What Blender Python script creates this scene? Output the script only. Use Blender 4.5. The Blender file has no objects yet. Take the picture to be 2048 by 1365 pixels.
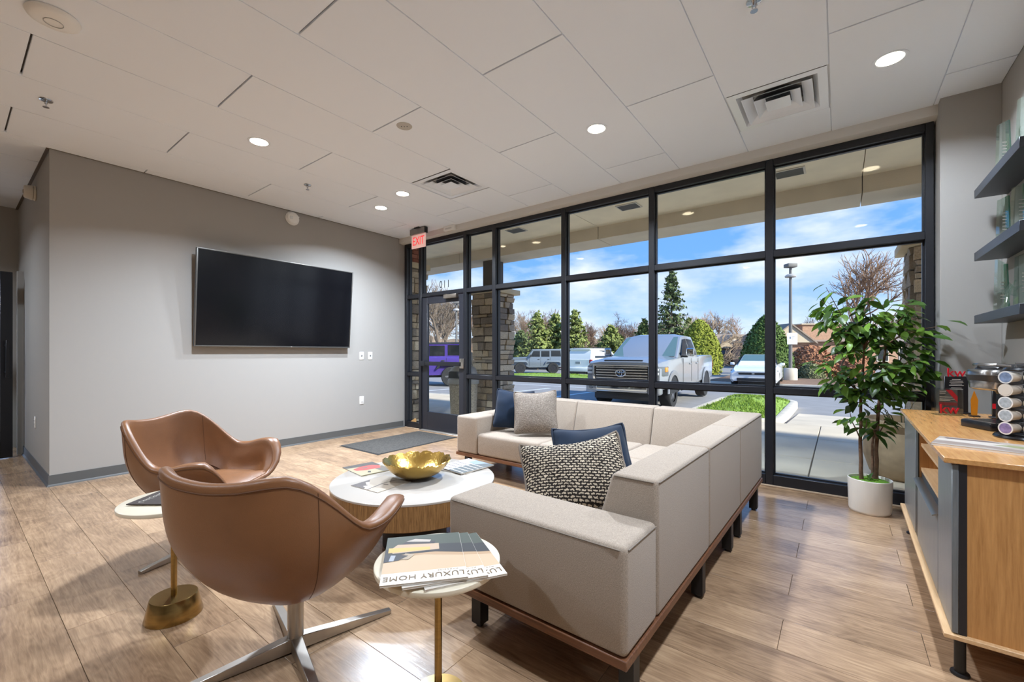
import bpy, bmesh, math, random
from mathutils import Vector, Matrix, noise
R = math.radians
PI = math.pi
scene = bpy.context.scene
col = scene.collection

# ------------------------------------------------------------------ camera
F_PX, CX, HORIZON, CAM_H, YAW = 862.0, 1024.0, 706.0, 1.2, R(37.19)
cam_data = bpy.data.cameras.new('camera')
cam_data.sensor_width = 36.0
cam_data.lens = F_PX / 2048 * 36.0
cam_data.shift_y = (HORIZON - 682.5) / 2048
cam_data.clip_start = 0.05
cam_data.clip_end = 500
camera = bpy.data.objects.new('camera', cam_data)
col.objects.link(camera)
camera.location = (0, 0, CAM_H)
camera.rotation_euler = (R(90), 0, YAW)
scene.camera = camera
FWD = Vector((-math.sin(YAW), math.cos(YAW), 0))
RGT = Vector((math.cos(YAW), math.sin(YAW), 0))
def at_depth(px, py, d):
    return Vector((0, 0, CAM_H)) + FWD * d + RGT * ((px - CX) / F_PX * d) + Vector((0, 0, -(py - HORIZON) / F_PX * d))

# ------------------------------------------------------------------ world: sky with broken cloud
world = bpy.data.worlds.new('sky')
scene.world = world
world.use_nodes = True
nt = world.node_tree
nt.nodes.clear()
def wn(t, **kw):
    n = nt.nodes.new(t)
    for k, v in kw.items():
        setattr(n, k, v)
    return n
w_out = wn('ShaderNodeOutputWorld'); w_bg = wn('ShaderNodeBackground')
w_tc = wn('ShaderNodeTexCoord'); w_sep = wn('ShaderNodeSeparateXYZ')
nt.links.new(w_tc.outputs['Generated'], w_sep.inputs[0])
w_ramp = wn('ShaderNodeValToRGB')
nt.links.new(w_sep.outputs['Z'], w_ramp.inputs[0])
cr = w_ramp.color_ramp
cr.elements[0].position = 0.0; cr.elements[0].color = (0.56, 0.72, 0.96, 1)
cr.elements[1].position = 0.56; cr.elements[1].color = (0.10, 0.30, 0.78, 1)
e = cr.elements.new(0.20); e.color = (0.17, 0.40, 0.88, 1)
w_map = wn('ShaderNodeMapping'); w_map.inputs['Scale'].default_value = (1.0, 1.0, 2.6)
w_map.inputs['Location'].default_value = (0.9, 0.55, 0.4)
nt.links.new(w_tc.outputs['Generated'], w_map.inputs[0])
w_noise = wn('ShaderNodeTexNoise'); w_noise.inputs['Scale'].default_value = 2.6
w_noise.inputs['Detail'].default_value = 9; w_noise.inputs['Roughness'].default_value = 0.58
nt.links.new(w_map.outputs[0], w_noise.inputs['Vector'])
w_cr = wn('ShaderNodeValToRGB')
w_cr.color_ramp.elements[0].position = 0.38; w_cr.color_ramp.elements[0].color = (0, 0, 0, 1)
w_cr.color_ramp.elements[1].position = 0.56; w_cr.color_ramp.elements[1].color = (1, 1, 1, 1)
w_ma = wn('ShaderNodeMath', operation='MULTIPLY_ADD'); w_ma.inputs[1].default_value = -0.34      # cloud thins out with height
nt.links.new(w_sep.outputs['Z'], w_ma.inputs[0]); nt.links.new(w_noise.outputs['Fac'], w_ma.inputs[2]); nt.links.new(w_ma.outputs[0], w_cr.inputs[0])
w_mix = wn('ShaderNodeMixRGB')
w_mix.inputs['Color2'].default_value = (0.80, 0.84, 0.92, 1)
nt.links.new(w_cr.outputs[0], w_mix.inputs['Fac']); nt.links.new(w_ramp.outputs[0], w_mix.inputs['Color1'])
nt.links.new(w_mix.outputs[0], w_bg.inputs['Color'])
w_bg.inputs['Strength'].default_value = 0.76
nt.links.new(w_bg.outputs[0], w_out.inputs['Surface'])

# ------------------------------------------------------------------ sun
sun_data = bpy.data.lights.new('sun', 'SUN')
sun_data.energy = 4.5; sun_data.angle = R(3); sun_data.color = (1.0, 0.95, 0.86)
sun = bpy.data.objects.new('sun', sun_data); col.objects.link(sun)
sun.rotation_euler = Vector((0.82, -0.07, 0.50)).to_track_quat('Z', 'Y').to_euler()

# ------------------------------------------------------------------ exposure
vs = scene.view_settings
vs.view_transform = 'Standard'; vs.look = 'None'; vs.gamma = 1.0; vs.use_curve_mapping = False
vs.exposure = 0.82
LAMP_W = 44.0        # each recessed downlight
scene.cycles.use_denoising = True
scene.cycles.max_bounces = 12; scene.cycles.diffuse_bounces = 8; scene.cycles.glossy_bounces = 5
scene.cycles.transparent_max_bounces = 24; scene.cycles.transmission_bounces = 8
scene.cycles.caustics_reflective = False; scene.cycles.caustics_refractive = False
scene.cycles.sample_clamp_indirect = 6.0

# ------------------------------------------------------------------ helpers
class MB:
    """collects shapes, then links them as one mesh object"""
    def __init__(s):
        s.v = []; s.f = []; s.m = []; s.uv = None
    def add(s, verts, faces, mi=0):
        o = len(s.v)
        s.v += [tuple(p) for p in verts]
        s.f += [tuple(i + o for i in f) for f in faces]
        s.m += [mi] * len(faces)
        return s
    def box(s, x0, x1, y0, y1, z0, z1, mi=0):
        return s.add([(x0, y0, z0), (x1, y0, z0), (x1, y1, z0), (x0, y1, z0), (x0, y0, z1), (x1, y0, z1), (x1, y1, z1), (x0, y1, z1)],
                     [(0, 3, 2, 1), (4, 5, 6, 7), (0, 1, 5, 4), (1, 2, 6, 5), (2, 3, 7, 6), (3, 0, 4, 7)], mi)
    def hexa(s, bottom, top, mi=0):
        return s.add(list(bottom) + list(top), [(0, 3, 2, 1), (4, 5, 6, 7), (0, 1, 5, 4), (1, 2, 6, 5), (2, 3, 7, 6), (3, 0, 4, 7)], mi)
    def cyl(s, p0, p1, r0, r1=None, n=16, caps=True, mi=0):
        r1 = r0 if r1 is None else r1
        p0, p1 = Vector(p0), Vector(p1)
        d = (p1 - p0).normalized()
        a = d.orthogonal().normalized(); b = d.cross(a)
        vs_, fs = [], []
        for p, r in ((p0, r0), (p1, r1)):
            vs_ += [p + (a * math.cos(2 * PI * i / n) + b * math.sin(2 * PI * i / n)) * r for i in range(n)]
        fs = [(i, (i + 1) % n, n + (i + 1) % n, n + i) for i in range(n)]
        if caps:
            fs += [tuple(range(n - 1, -1, -1)), tuple(range(n, 2 * n))]
        return s.add(vs_, fs, mi)
    def lathe(s, prof, n=32, c=(0, 0, 0), mi=0, close=False):
        vs_, fs = [], []
        for r, z in prof:
            vs_ += [(c[0] + r * math.cos(2 * PI * i / n), c[1] + r * math.sin(2 * PI * i / n), c[2] + z) for i in range(n)]
        k = len(prof)
        for j in range(k - 1 + (1 if close else 0)):
            j2 = (j + 1) % k
            fs += [(j * n + i, j * n + (i + 1) % n, j2 * n + (i + 1) % n, j2 * n + i) for i in range(n)]
        if not close:
            if prof[0][0] > 1e-5: fs.append(tuple(range(n - 1, -1, -1)))
            if prof[-1][0] > 1e-5: fs.append(tuple((k - 1) * n + i for i in range(n)))
        return s.add(vs_, fs, mi)
    def prism(s, poly, axis, a, b, mi=0):
        """poly: 2-D outline; axis 'x' -> (y,z), 'y' -> (x,z), 'z' -> (x,y)"""
        def P(p, t):
            return {'x': (t, p[0], p[1]), 'y': (p[0], t, p[1]), 'z': (p[0], p[1], t)}[axis]
        n = len(poly)
        vs_ = [P(p, a) for p in poly] + [P(p, b) for p in poly]
        fs = [(i, (i + 1) % n, n + (i + 1) % n, n + i) for i in range(n)] + [tuple(range(n - 1, -1, -1)), tuple(range(n, 2 * n))]
        return s.add(vs_, fs, mi)
    def tube(s, path, r, n=8, mi=0, closed=False):
        path = [Vector(p) for p in path]; k = len(path)
        rr = r if isinstance(r, (list, tuple)) else [r] * k
        vs_, fs = [], []
        prev = None
        for i, p in enumerate(path):
            if closed: d = path[(i + 1) % k] - path[i - 1]
            else: d = path[min(i + 1, k - 1)] - path[max(i - 1, 0)]
            if d.length < 1e-9: d = Vector((0, 0, 1))
            d.normalize()
            a = d.orthogonal().normalized() if prev is None else (prev - d * prev.dot(d))
            if a.length < 1e-6: a = d.orthogonal()
            a.normalize(); prev = a; b = d.cross(a)
            vs_ += [p + (a * math.cos(2 * PI * j / n) + b * math.sin(2 * PI * j / n)) * rr[i] for j in range(n)]
        for i in range(k if closed else k - 1):
            i2 = (i + 1) % k
            fs += [(i * n + j, i * n + (j + 1) % n, i2 * n + (j + 1) % n, i2 * n + j) for j in range(n)]
        if not closed:
            fs += [tuple(range(n - 1, -1, -1)), tuple((k - 1) * n + j for j in range(n))]
        return s.add(vs_, fs, mi)
    def grid(s, rows, closed_u=False, closed_v=False, mi=0):
        nr, nc = len(rows), len(rows[0])
        vs_ = [p for r in rows for p in r]; fs = []
        for i in range(nr if closed_v else nr - 1):
            for j in range(nc if closed_u else nc - 1):
                a, b = i, (i + 1) % nr; c, d = j, (j + 1) % nc
                fs.append((a * nc + c, a * nc + d, b * nc + d, b * nc + c))
        return s.add(vs_, fs, mi)
    def mesh(s, name, mats, bevel=0, seg=2, smooth=True, angle=38):
        me = bpy.data.meshes.new(name)
        me.from_pydata(s.v, [], s.f)
        for m in (mats if isinstance(mats, (list, tuple)) else [mats]):
            me.materials.append(m)
        for p, mi in zip(me.polygons, s.m): p.material_index = mi
        bm = bmesh.new(); bm.from_mesh(me)
        bmesh.ops.recalc_face_normals(bm, faces=bm.faces)
        if bevel:
            es = [e for e in bm.edges if len(e.link_faces) == 2 and e.calc_face_angle(0) > R(30)]
            bmesh.ops.bevel(bm, geom=es, offset=bevel, segments=seg, profile=0.5, affect='EDGES', clamp_overlap=True)
        bm.to_mesh(me); bm.free()
        if smooth:
            for p in me.polygons: p.use_smooth = True
            me.set_sharp_from_angle(angle=R(angle))
        return me
    def build(s, name, mats, parent=None, **kw):
        return put(name, s.mesh(name, mats, **kw), parent)

def put(name, me, parent=None, loc=None, rot=None, scale=None):
    o = bpy.data.objects.new(name, me); col.objects.link(o)
    if parent: o.parent = parent
    if loc is not None: o.location = loc
    if rot is not None: o.rotation_euler = rot
    if scale is not None: o.scale = scale
    return o
def tag(o, label=None, cat=None, group=None, kind=None):
    if label: o['label'] = label
    if cat: o['category'] = cat
    if group: o['group'] = group
    if kind: o['kind'] = kind
    return o
def thing(name, label, cat, loc=(0, 0, 0), rz=0, group=None):
    o = bpy.data.objects.new(name, None); col.objects.link(o)
    o.empty_display_size = 0.1
    o.location = loc; o.rotation_euler = (0, 0, rz)
    return tag(o, label, cat, group)
def structure(o):
    o['kind'] = 'structure'; return o
def hollow(name, kind='structure'):
    o = bpy.data.objects.new(name, None); col.objects.link(o); o['kind'] = kind; return o
def box(name, mat, parent, x0, x1, y0, y1, z0, z1, bevel=0, seg=2):
    return MB().box(x0, x1, y0, y1, z0, z1).build(name, mat, parent, bevel=bevel, seg=seg)
def children_of(o):
    return [c for c in col.objects if c.parent == o]
def copy_tree(o, parent=None):
    kids = list(o.children)
    c = o.copy(); col.objects.link(c); c.parent = parent
    for ch in kids: copy_tree(ch, c)
    return c
def text(name, body, size, mat, parent, loc, rot, align='CENTER', extrude=0.0003, sx=1.0, shear=0.0, spacing=1.0):
    cu = bpy.data.curves.new(name, 'FONT'); cu.body = body; cu.size = size; cu.align_x = align; cu.align_y = 'CENTER'
    cu.extrude = extrude; cu.resolution_u = 2; cu.shear = shear; cu.space_character = spacing
    cu.materials.append(mat)
    o = bpy.data.objects.new(name, cu); col.objects.link(o)
    bpy.context.view_layer.update()
    me = bpy.data.meshes.new_from_object(o.evaluated_get(bpy.context.evaluated_depsgraph_get()))
    bpy.data.objects.remove(o); bpy.data.curves.remove(cu)
    me.name = name
    return put(name, me, parent, loc, rot, (sx, 1, 1))

# ------------------------------------------------------------------ materials
def srgb(r, g, b):
    f = lambda c: ((c / 255 + 0.055) / 1.055) ** 2.4 if c / 255 > 0.04045 else c / 255 / 12.92
    return (f(r), f(g), f(b), 1)
def mat(name, c, rough=0.5, metal=0.0, spec=0.5, noise_amt=0.0, noise_scale=20, bump=0.0, bump_scale=80, coat=0, stretch=(1, 1, 1), vary=0.0, sheen=0, emit=None, emit_s=0):
    m = bpy.data.materials.new(name); m.use_nodes = True
    n = m.node_tree.nodes; l = m.node_tree.links; b = n['Principled BSDF']
    b.inputs['Base Color'].default_value = c; b.inputs['Roughness'].default_value = rough
    b.inputs['Metallic'].default_value = metal; b.inputs['Specular IOR Level'].default_value = spec
    if coat: b.inputs['Coat Weight'].default_value = coat; b.inputs['Coat Roughness'].default_value = 0.08
    if sheen: b.inputs['Sheen Weight'].default_value = sheen
    if emit: b.inputs['Emission Color'].default_value = emit; b.inputs['Emission Strength'].default_value = emit_s
    if noise_amt or bump or vary:
        tc = n.new('ShaderNodeTexCoord'); mp = n.new('ShaderNodeMapping'); mp.inputs['Scale'].default_value = stretch
        l.new(tc.outputs['Object'], mp.inputs[0])
    if noise_amt or vary:
        nz = n.new('ShaderNodeTexNoise'); nz.inputs['Scale'].default_value = noise_scale; nz.inputs['Detail'].default_value = 6
        l.new(mp.outputs[0], nz.inputs['Vector'])
        mr = n.new('ShaderNodeMapRange'); mr.inputs['From Min'].default_value = 0.3; mr.inputs['From Max'].default_value = 0.7
        mr.inputs['To Min'].default_value = 1 - noise_amt; mr.inputs['To Max'].default_value = 1 + noise_amt
        l.new(nz.outputs['Fac'], mr.inputs['Value'])
        hs = n.new('ShaderNodeHueSaturation'); hs.inputs['Color'].default_value = c
        if vary:
            oi = n.new('ShaderNodeObjectInfo'); mv = n.new('ShaderNodeMapRange')
            mv.inputs['To Min'].default_value = 1 - vary; mv.inputs['To Max'].default_value = 1 + vary
            l.new(oi.outputs['Random'], mv.inputs['Value'])
            mu = n.new('ShaderNodeMath'); mu.operation = 'MULTIPLY'
            l.new(mr.outputs[0], mu.inputs[0]); l.new(mv.outputs[0], mu.inputs[1]); l.new(mu.outputs[0], hs.inputs['Value'])
        else:
            l.new(mr.outputs[0], hs.inputs['Value'])
        l.new(hs.outputs[0], b.inputs['Base Color'])
    if bump:
        nb = n.new('ShaderNodeTexNoise'); nb.inputs['Scale'].default_value = bump_scale; nb.inputs['Detail'].default_value = 5
        l.new(mp.outputs[0], nb.inputs['Vector'])
        bp = n.new('ShaderNodeBump'); bp.inputs['Strength'].default_value = bump; bp.inputs['Distance'].default_value = 0.01
        l.new(nb.outputs['Fac'], bp.inputs['Height']); l.new(bp.outputs[0], b.inputs['Normal'])
    return m
def wood(name, dark, light, rough=0.35, along='x', scale=3.0, lines=26, spec=0.5, vary=0.0, bump=0.02):
    """fine straight-grained timber; the grain runs along the given object axis"""
    m = bpy.data.materials.new(name); m.use_nodes = True
    n = m.node_tree.nodes; l = m.node_tree.links; b = n['Principled BSDF']
    b.inputs['Roughness'].default_value = rough; b.inputs['Specular IOR Level'].default_value = spec
    tc = n.new('ShaderNodeTexCoord'); mp = n.new('ShaderNodeMapping')
    st = {'x': (0.06, 1, 1), 'y': (1, 0.06, 1), 'z': (1, 1, 0.06)}[along]
    mp.inputs['Scale'].default_value = [k * lines for k in st]
    l.new(tc.outputs['Object'], mp.inputs[0])
    nz = n.new('ShaderNodeTexNoise'); nz.inputs['Scale'].default_value = scale; nz.inputs['Detail'].default_value = 8; nz.inputs['Roughness'].default_value = 0.65
    l.new(mp.outputs[0], nz.inputs['Vector'])
    rp = n.new('ShaderNodeValToRGB'); rp.color_ramp.elements[0].position = 0.32; rp.color_ramp.elements[1].position = 0.68
    rp.color_ramp.elements[0].color = dark; rp.color_ramp.elements[1].color = light
    l.new(nz.outputs['Fac'], rp.inputs[0])
    last = rp.outputs[0]
    if vary:
        oi = n.new('ShaderNodeObjectInfo'); mv = n.new('ShaderNodeMapRange'); mv.inputs['To Min'].default_value = 1 - vary; mv.inputs['To Max'].default_value = 1 + vary
        l.new(oi.outputs['Random'], mv.inputs['Value'])
        hs = n.new('ShaderNodeHueSaturation'); l.new(last, hs.inputs['Color']); l.new(mv.outputs[0], hs.inputs['Value']); last = hs.outputs[0]
    l.new(last, b.inputs['Base Color'])
    bp = n.new('ShaderNodeBump'); bp.inputs['Strength'].default_value = bump * 10; bp.inputs['Distance'].default_value = 0.002
    l.new(nz.outputs['Fac'], bp.inputs['Height']); l.new(bp.outputs[0], b.inputs['Normal'])
    return m
def glass_mat(name, tint=(0.96, 0.98, 0.97, 1), gloss=0.07):
    m = bpy.data.materials.new(name); m.use_nodes = True
    n = m.node_tree.nodes; l = m.node_tree.links
    n.remove(n['Principled BSDF'])
    tr = n.new('ShaderNodeBsdfTransparent'); tr.inputs[0].default_value = tint
    gl = n.new('ShaderNodeBsdfGlossy'); gl.inputs['Roughness'].default_value = 0.02; gl.inputs[0].default_value = (1, 1, 1, 1)
    mx = n.new('ShaderNodeMixShader')
    ge = n.new('ShaderNodeNewGeometry'); dt = n.new('ShaderNodeVectorMath'); dt.operation = 'DOT_PRODUCT'
    l.new(ge.outputs['Normal'], dt.inputs[0]); l.new(ge.outputs['Incoming'], dt.inputs[1])
    def mth(op, a_, b_=None):
        k = n.new('ShaderNodeMath'); k.operation = op
        for i_, x_ in enumerate((a_, b_)):
            if x_ is None: continue
            if isinstance(x_, (int, float)): k.inputs[i_].default_value = x_
            else: l.new(x_, k.inputs[i_])
        return k.outputs[0]
    c = mth('SUBTRACT', 1.0, mth('ABSOLUTE', dt.outputs['Value']))
    fac = mth('ADD', mth('MULTIPLY', mth('POWER', c, 5.0), 0.7), gloss)
    l.new(fac, mx.inputs[0]); l.new(tr.outputs[0], mx.inputs[1]); l.new(gl.outputs[0], mx.inputs[2])
    l.new(mx.outputs[0], n['Material Output'].inputs[0])
    return m
def floor_mat():
    m = bpy.data.materials.new('oak_plank'); m.use_nodes = True
    n = m.node_tree.nodes; l = m.node_tree.links; b = n['Principled BSDF']
    tc = n.new('ShaderNodeTexCoord'); oi = n.new('ShaderNodeObjectInfo')
    mul = n.new('ShaderNodeVectorMath'); mul.operation = 'SCALE'; mul.inputs[0].default_value = (37, 91, 13); l.new(oi.outputs['Random'], mul.inputs['Scale'])
    add = n.new('ShaderNodeVectorMath'); l.new(tc.outputs['Object'], add.inputs[0]); l.new(mul.outputs[0], add.inputs[1])
    # long grain
    mp = n.new('ShaderNodeMapping'); mp.inputs['Scale'].default_value = (1.6, 26, 1); l.new(add.outputs[0], mp.inputs[0])
    g = n.new('ShaderNodeTexNoise'); g.inputs['Scale'].default_value = 3.0; g.inputs['Detail'].default_value = 9; g.inputs['Roughness'].default_value = 0.68; g.inputs['Distortion'].default_value = 0.6
    l.new(mp.outputs[0], g.inputs['Vector'])
    # cathedral figure
    mp2 = n.new('ShaderNodeMapping'); mp2.inputs['Scale'].default_value = (1.3, 5.0, 1); l.new(add.outputs[0], mp2.inputs[0])
    w = n.new('ShaderNodeTexNoise'); w.inputs['Scale'].default_value = 1.5; w.inputs['Detail'].default_value = 2; l.new(mp2.outputs[0], w.inputs['Vector'])
    sn = n.new('ShaderNodeMath'); sn.operation = 'MULTIPLY'; sn.inputs[1].default_value = 95; l.new(w.outputs['Fac'], sn.inputs[0])
    si = n.new('ShaderNodeMath'); si.operation = 'SINE'; l.new(sn.outputs[0], si.inputs[0])
    # soft blotches
    bl = n.new('ShaderNodeTexNoise'); bl.inputs['Scale'].default_value = 4.5; bl.inputs['Detail'].default_value = 3
    mpb = n.new('ShaderNodeMapping'); mpb.inputs['Scale'].default_value = (1, 1.6, 1); l.new(add.outputs[0], mpb.inputs[0]); l.new(mpb.outputs[0], bl.inputs['Vector'])
    a1 = n.new('ShaderNodeMath'); a1.operation = 'MULTIPLY_ADD'; a1.inputs[1].default_value = 0.045; l.new(si.outputs[0], a1.inputs[0]); l.new(g.outputs['Fac'], a1.inputs[2])
    a2 = n.new('ShaderNodeMath'); a2.operation = 'MULTIPLY_ADD'; a2.inputs[1].default_value = 0.75; l.new(bl.outputs['Fac'], a2.inputs[0]); l.new(a1.outputs[0], a2.inputs[2])
    a3 = n.new('ShaderNodeMath'); a3.operation = 'MULTIPLY_ADD'; a3.inputs[1].default_value = 0.26; l.new(oi.outputs['Random'], a3.inputs[0]); l.new(a2.outputs[0], a3.inputs[2])
    rp = n.new('ShaderNodeValToRGB'); l.new(a3.outputs[0], rp.inputs[0])
    rp.color_ramp.elements[0].position = 0.70; rp.color_ramp.elements[0].color = srgb(112, 86, 64)
    rp.color_ramp.elements[1].position = 1.30; rp.color_ramp.elements[1].color = srgb(190, 157, 122)
    e_ = rp.color_ramp.elements.new(0.95); e_.color = srgb(152, 122, 93)
    # the ramp only spans 0..1, so squeeze
    mr = n.new('ShaderNodeMapRange'); mr.inputs['From Min'].default_value = 0.66; mr.inputs['From Max'].default_value = 1.34
    l.new(a3.outputs[0], mr.inputs['Value']); l.new(mr.outputs[0], rp.inputs[0])
    rp.color_ramp.elements[0].position = 0.0; rp.color_ramp.elements[1].position = 0.5; rp.color_ramp.elements[2].position = 1.0
    rp.color_ramp.elements[0].color = srgb(122, 96, 73); rp.color_ramp.elements[1].color = srgb(160, 130, 101); rp.color_ramp.elements[2].color = srgb(192, 160, 126)
    l.new(rp.outputs[0], b.inputs['Base Color'])
    b.inputs['Roughness'].default_value = 0.23; b.inputs['Specular IOR Level'].default_value = 0.7
    bp = n.new('ShaderNodeBump'); bp.inputs['Strength'].default_value = 0.12; bp.inputs['Distance'].default_value = 0.003
    l.new(a1.outputs[0], bp.inputs['Height']); l.new(bp.outputs[0], b.inputs['Normal'])
    return m
def weave_mat(name, dark, light, scale, rough=0.9, bump=0.5):
    """basket-woven cloth on the UV map"""
    m = bpy.data.materials.new(name); m.use_nodes = True
    n = m.node_tree.nodes; l = m.node_tree.links; b = n['Principled BSDF']
    b.inputs['Roughness'].default_value = rough; b.inputs['Specular IOR Level'].default_value = 0.2
    tc = n.new('ShaderNodeTexCoord'); mp = n.new('ShaderNodeMapping'); mp.inputs['Scale'].default_value = (scale, scale, 1); mp.inputs['Rotation'].default_value = (0, 0, R(8))
    l.new(tc.outputs['UV'], mp.inputs[0])
    vo = n.new('ShaderNodeTexBrick'); vo.inputs['Scale'].default_value = 1.0; vo.inputs['Mortar Size'].default_value = 0.12; vo.inputs['Brick Width'].default_value = 0.9; vo.inputs['Row Height'].default_value = 0.45
    vo.inputs['Color1'].default_value = light; vo.inputs['Color2'].default_value = [c * 0.72 for c in light[:3]] + [1]; vo.inputs['Mortar'].default_value = dark
    nz = n.new('ShaderNodeTexNoise'); nz.inputs['Scale'].default_value = 1.6; nz.inputs['Detail'].default_value = 2; l.new(mp.outputs[0], nz.inputs['Vector'])
    vm = n.new('ShaderNodeMixRGB'); vm.inputs['Fac'].default_value = 0.5; l.new(mp.outputs[0], vm.inputs['Color1']); l.new(nz.outputs['Color'], vm.inputs['Color2'])
    l.new(vm.outputs[0], vo.inputs['Vector'])
    l.new(vo.outputs['Color'], b.inputs['Base Color'])
    bp = n.new('ShaderNodeBump'); bp.inputs['Strength'].default_value = bump; bp.inputs['Distance'].default_value = 0.004; bp.invert = True
    l.new(vo.outputs['Fac'], bp.inputs['Height']); l.new(bp.outputs[0], b.inputs['Normal'])
    return m
# ================================================================== MATERIALS OF THE ROOM
M = {}
M['wall'] = mat('wall_paint', srgb(164, 161, 156), 0.85, spec=0.25, bump=0.03, bump_scale=220)
M['ceil'] = mat('ceiling_tile_white', srgb(240, 246, 254), 0.9, spec=0.2, bump=0.05, bump_scale=160)
M['grid'] = mat('ceiling_grid_white', srgb(226, 230, 236), 0.6)
M['tilecore'] = mat('tile_core_grey', srgb(150, 146, 140), 0.9)
M['floor'] = floor_mat()
M['black'] = mat('black_anodised', srgb(27, 28, 33), 0.38, metal=0.0, spec=0.5)
M['door_black'] = mat('black_door_metal', srgb(38, 39, 46), 0.42, spec=0.5)
M['glass'] = glass_mat('window_glass', gloss=0.010)
M['base'] = mat('grey_rubber_base', srgb(88, 89, 88), 0.45)
M['white'] = mat('white_plastic', srgb(238, 237, 233), 0.4)
M['white_metal'] = mat('white_enamel', srgb(236, 242, 250), 0.28)
M['slot'] = mat('dark_slot', srgb(30, 30, 30), 0.6)
M['chrome'] = mat('chrome', srgb(210, 210, 212), 0.12, metal=1)
M['steel'] = mat('brushed_steel', srgb(186, 180, 172), 0.33, metal=1)
M['lens'] = mat('lamp_lens', srgb(255, 252, 244), 0.5, emit=(1.0, 0.96, 0.9, 1), emit_s=2.2)
M['red'] = mat('exit_red', srgb(214, 34, 40), 0.4, emit=srgb(235, 40, 45), emit_s=0.6)
M['tan_strip'] = mat('tan_floor_strip', srgb(176, 152, 126), 0.6)

XL, YW, XR, HC = -5.63, 4.50, 0.88, 3.03          # TV wall, window frame face, right wall, ceiling
YB, XH = -4.2, -8.33                              # behind the camera, end of the hall
YC = 0.57                                         # corner of TV wall and hall

# ------------------------------------------------------------------ floor of planks
floor = structure(MB().box(XH - 1.2, XR + 0.12, YB - 0.12, YW + 0.11, -0.12, -0.006).build('floor', mat('floor_screed', srgb(74, 58, 44), 0.9)))
PL, PW = 0.979, 0.245
plank = MB().box(-PL / 2 + 0.0009, PL / 2 - 0.0009, -PW / 2 + 0.0008, PW / 2 - 0.0008, -0.006, 0).mesh('floor_plank', M['floor'], bevel=0.0006, seg=1)
k0 = int(math.floor((-1.0 - 2.28) / PW))
for k in range(k0, 10):
    yc = 2.28 + (k + 0.5) * PW
    if yc - PW / 2 > YW + 0.05: continue
    off = 0.279 if k % 2 == 0 else -0.2
    for j in range(-9, 2):
        xc = off + (j - 0.5) * PL
        if xc - PL / 2 > XR or xc + PL / 2 < (XL if yc > YC + PW / 2 else XH): continue
        if yc > YW - PW / 2 + 0.1: continue
        put('floor_plank', plank, floor, (xc, yc, 0))
MB().box(XH, XR, YB, 2.28 + k0 * PW - 0.001, -0.006, 0).build('floor_rear', M['floor'], floor)
MB().box(XL, XR, 2.28 + 9 * PW, YW, -0.006, -0.0005).build('floor_edge', M['floor'], floor)

# ------------------------------------------------------------------ walls
wl = structure(MB().box(XL - 0.14, XL, YC, YW + 0.12, 0, 3.3).build('wall_left', M['wall']))
wh = structure(MB().box(XH, XL - 0.14, YC, YC + 0.12, 0, 3.3).build('wall_hall', M['wall']))
wr = structure(MB().box(XR, XR + 0.12, YB, YW + 0.12, 0, 3.3).build('wall_right', M['wall']))
pil = structure(MB().box(0.58, XR, 4.33, YW + 0.12, 0, HC).build('wall_pilaster', M['wall'], bevel=0.002, seg=1))
wb = structure(MB().box(XH, XR, YB - 0.12, YB, 0, 3.3).build('wall_back', M['wall']))
# end of the hall with a glazed door
he = hollow('wall_end')
MB().box(XH - 0.12, XH, -0.55, YC + 0.12, 2.15, 3.3).box(XH - 0.12, XH, YB, -0.55, 0, 3.3).box(XH - 0.12, XH, 0.5, YC, 0, 2.15).build('wall_panel', M['wall'], he)
# header over the window wall and soffit
hd = structure(MB().prism([(4.42, 3.03), (4.42, 2.955), (YW, 2.945), (YW + 0.12, 2.945), (YW + 0.12, 3.3), (4.5, 3.3)], 'x', XL, 0.58).build('wall_window_header', mat('header_paint', srgb(214, 211, 205), 0.8)))

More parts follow.
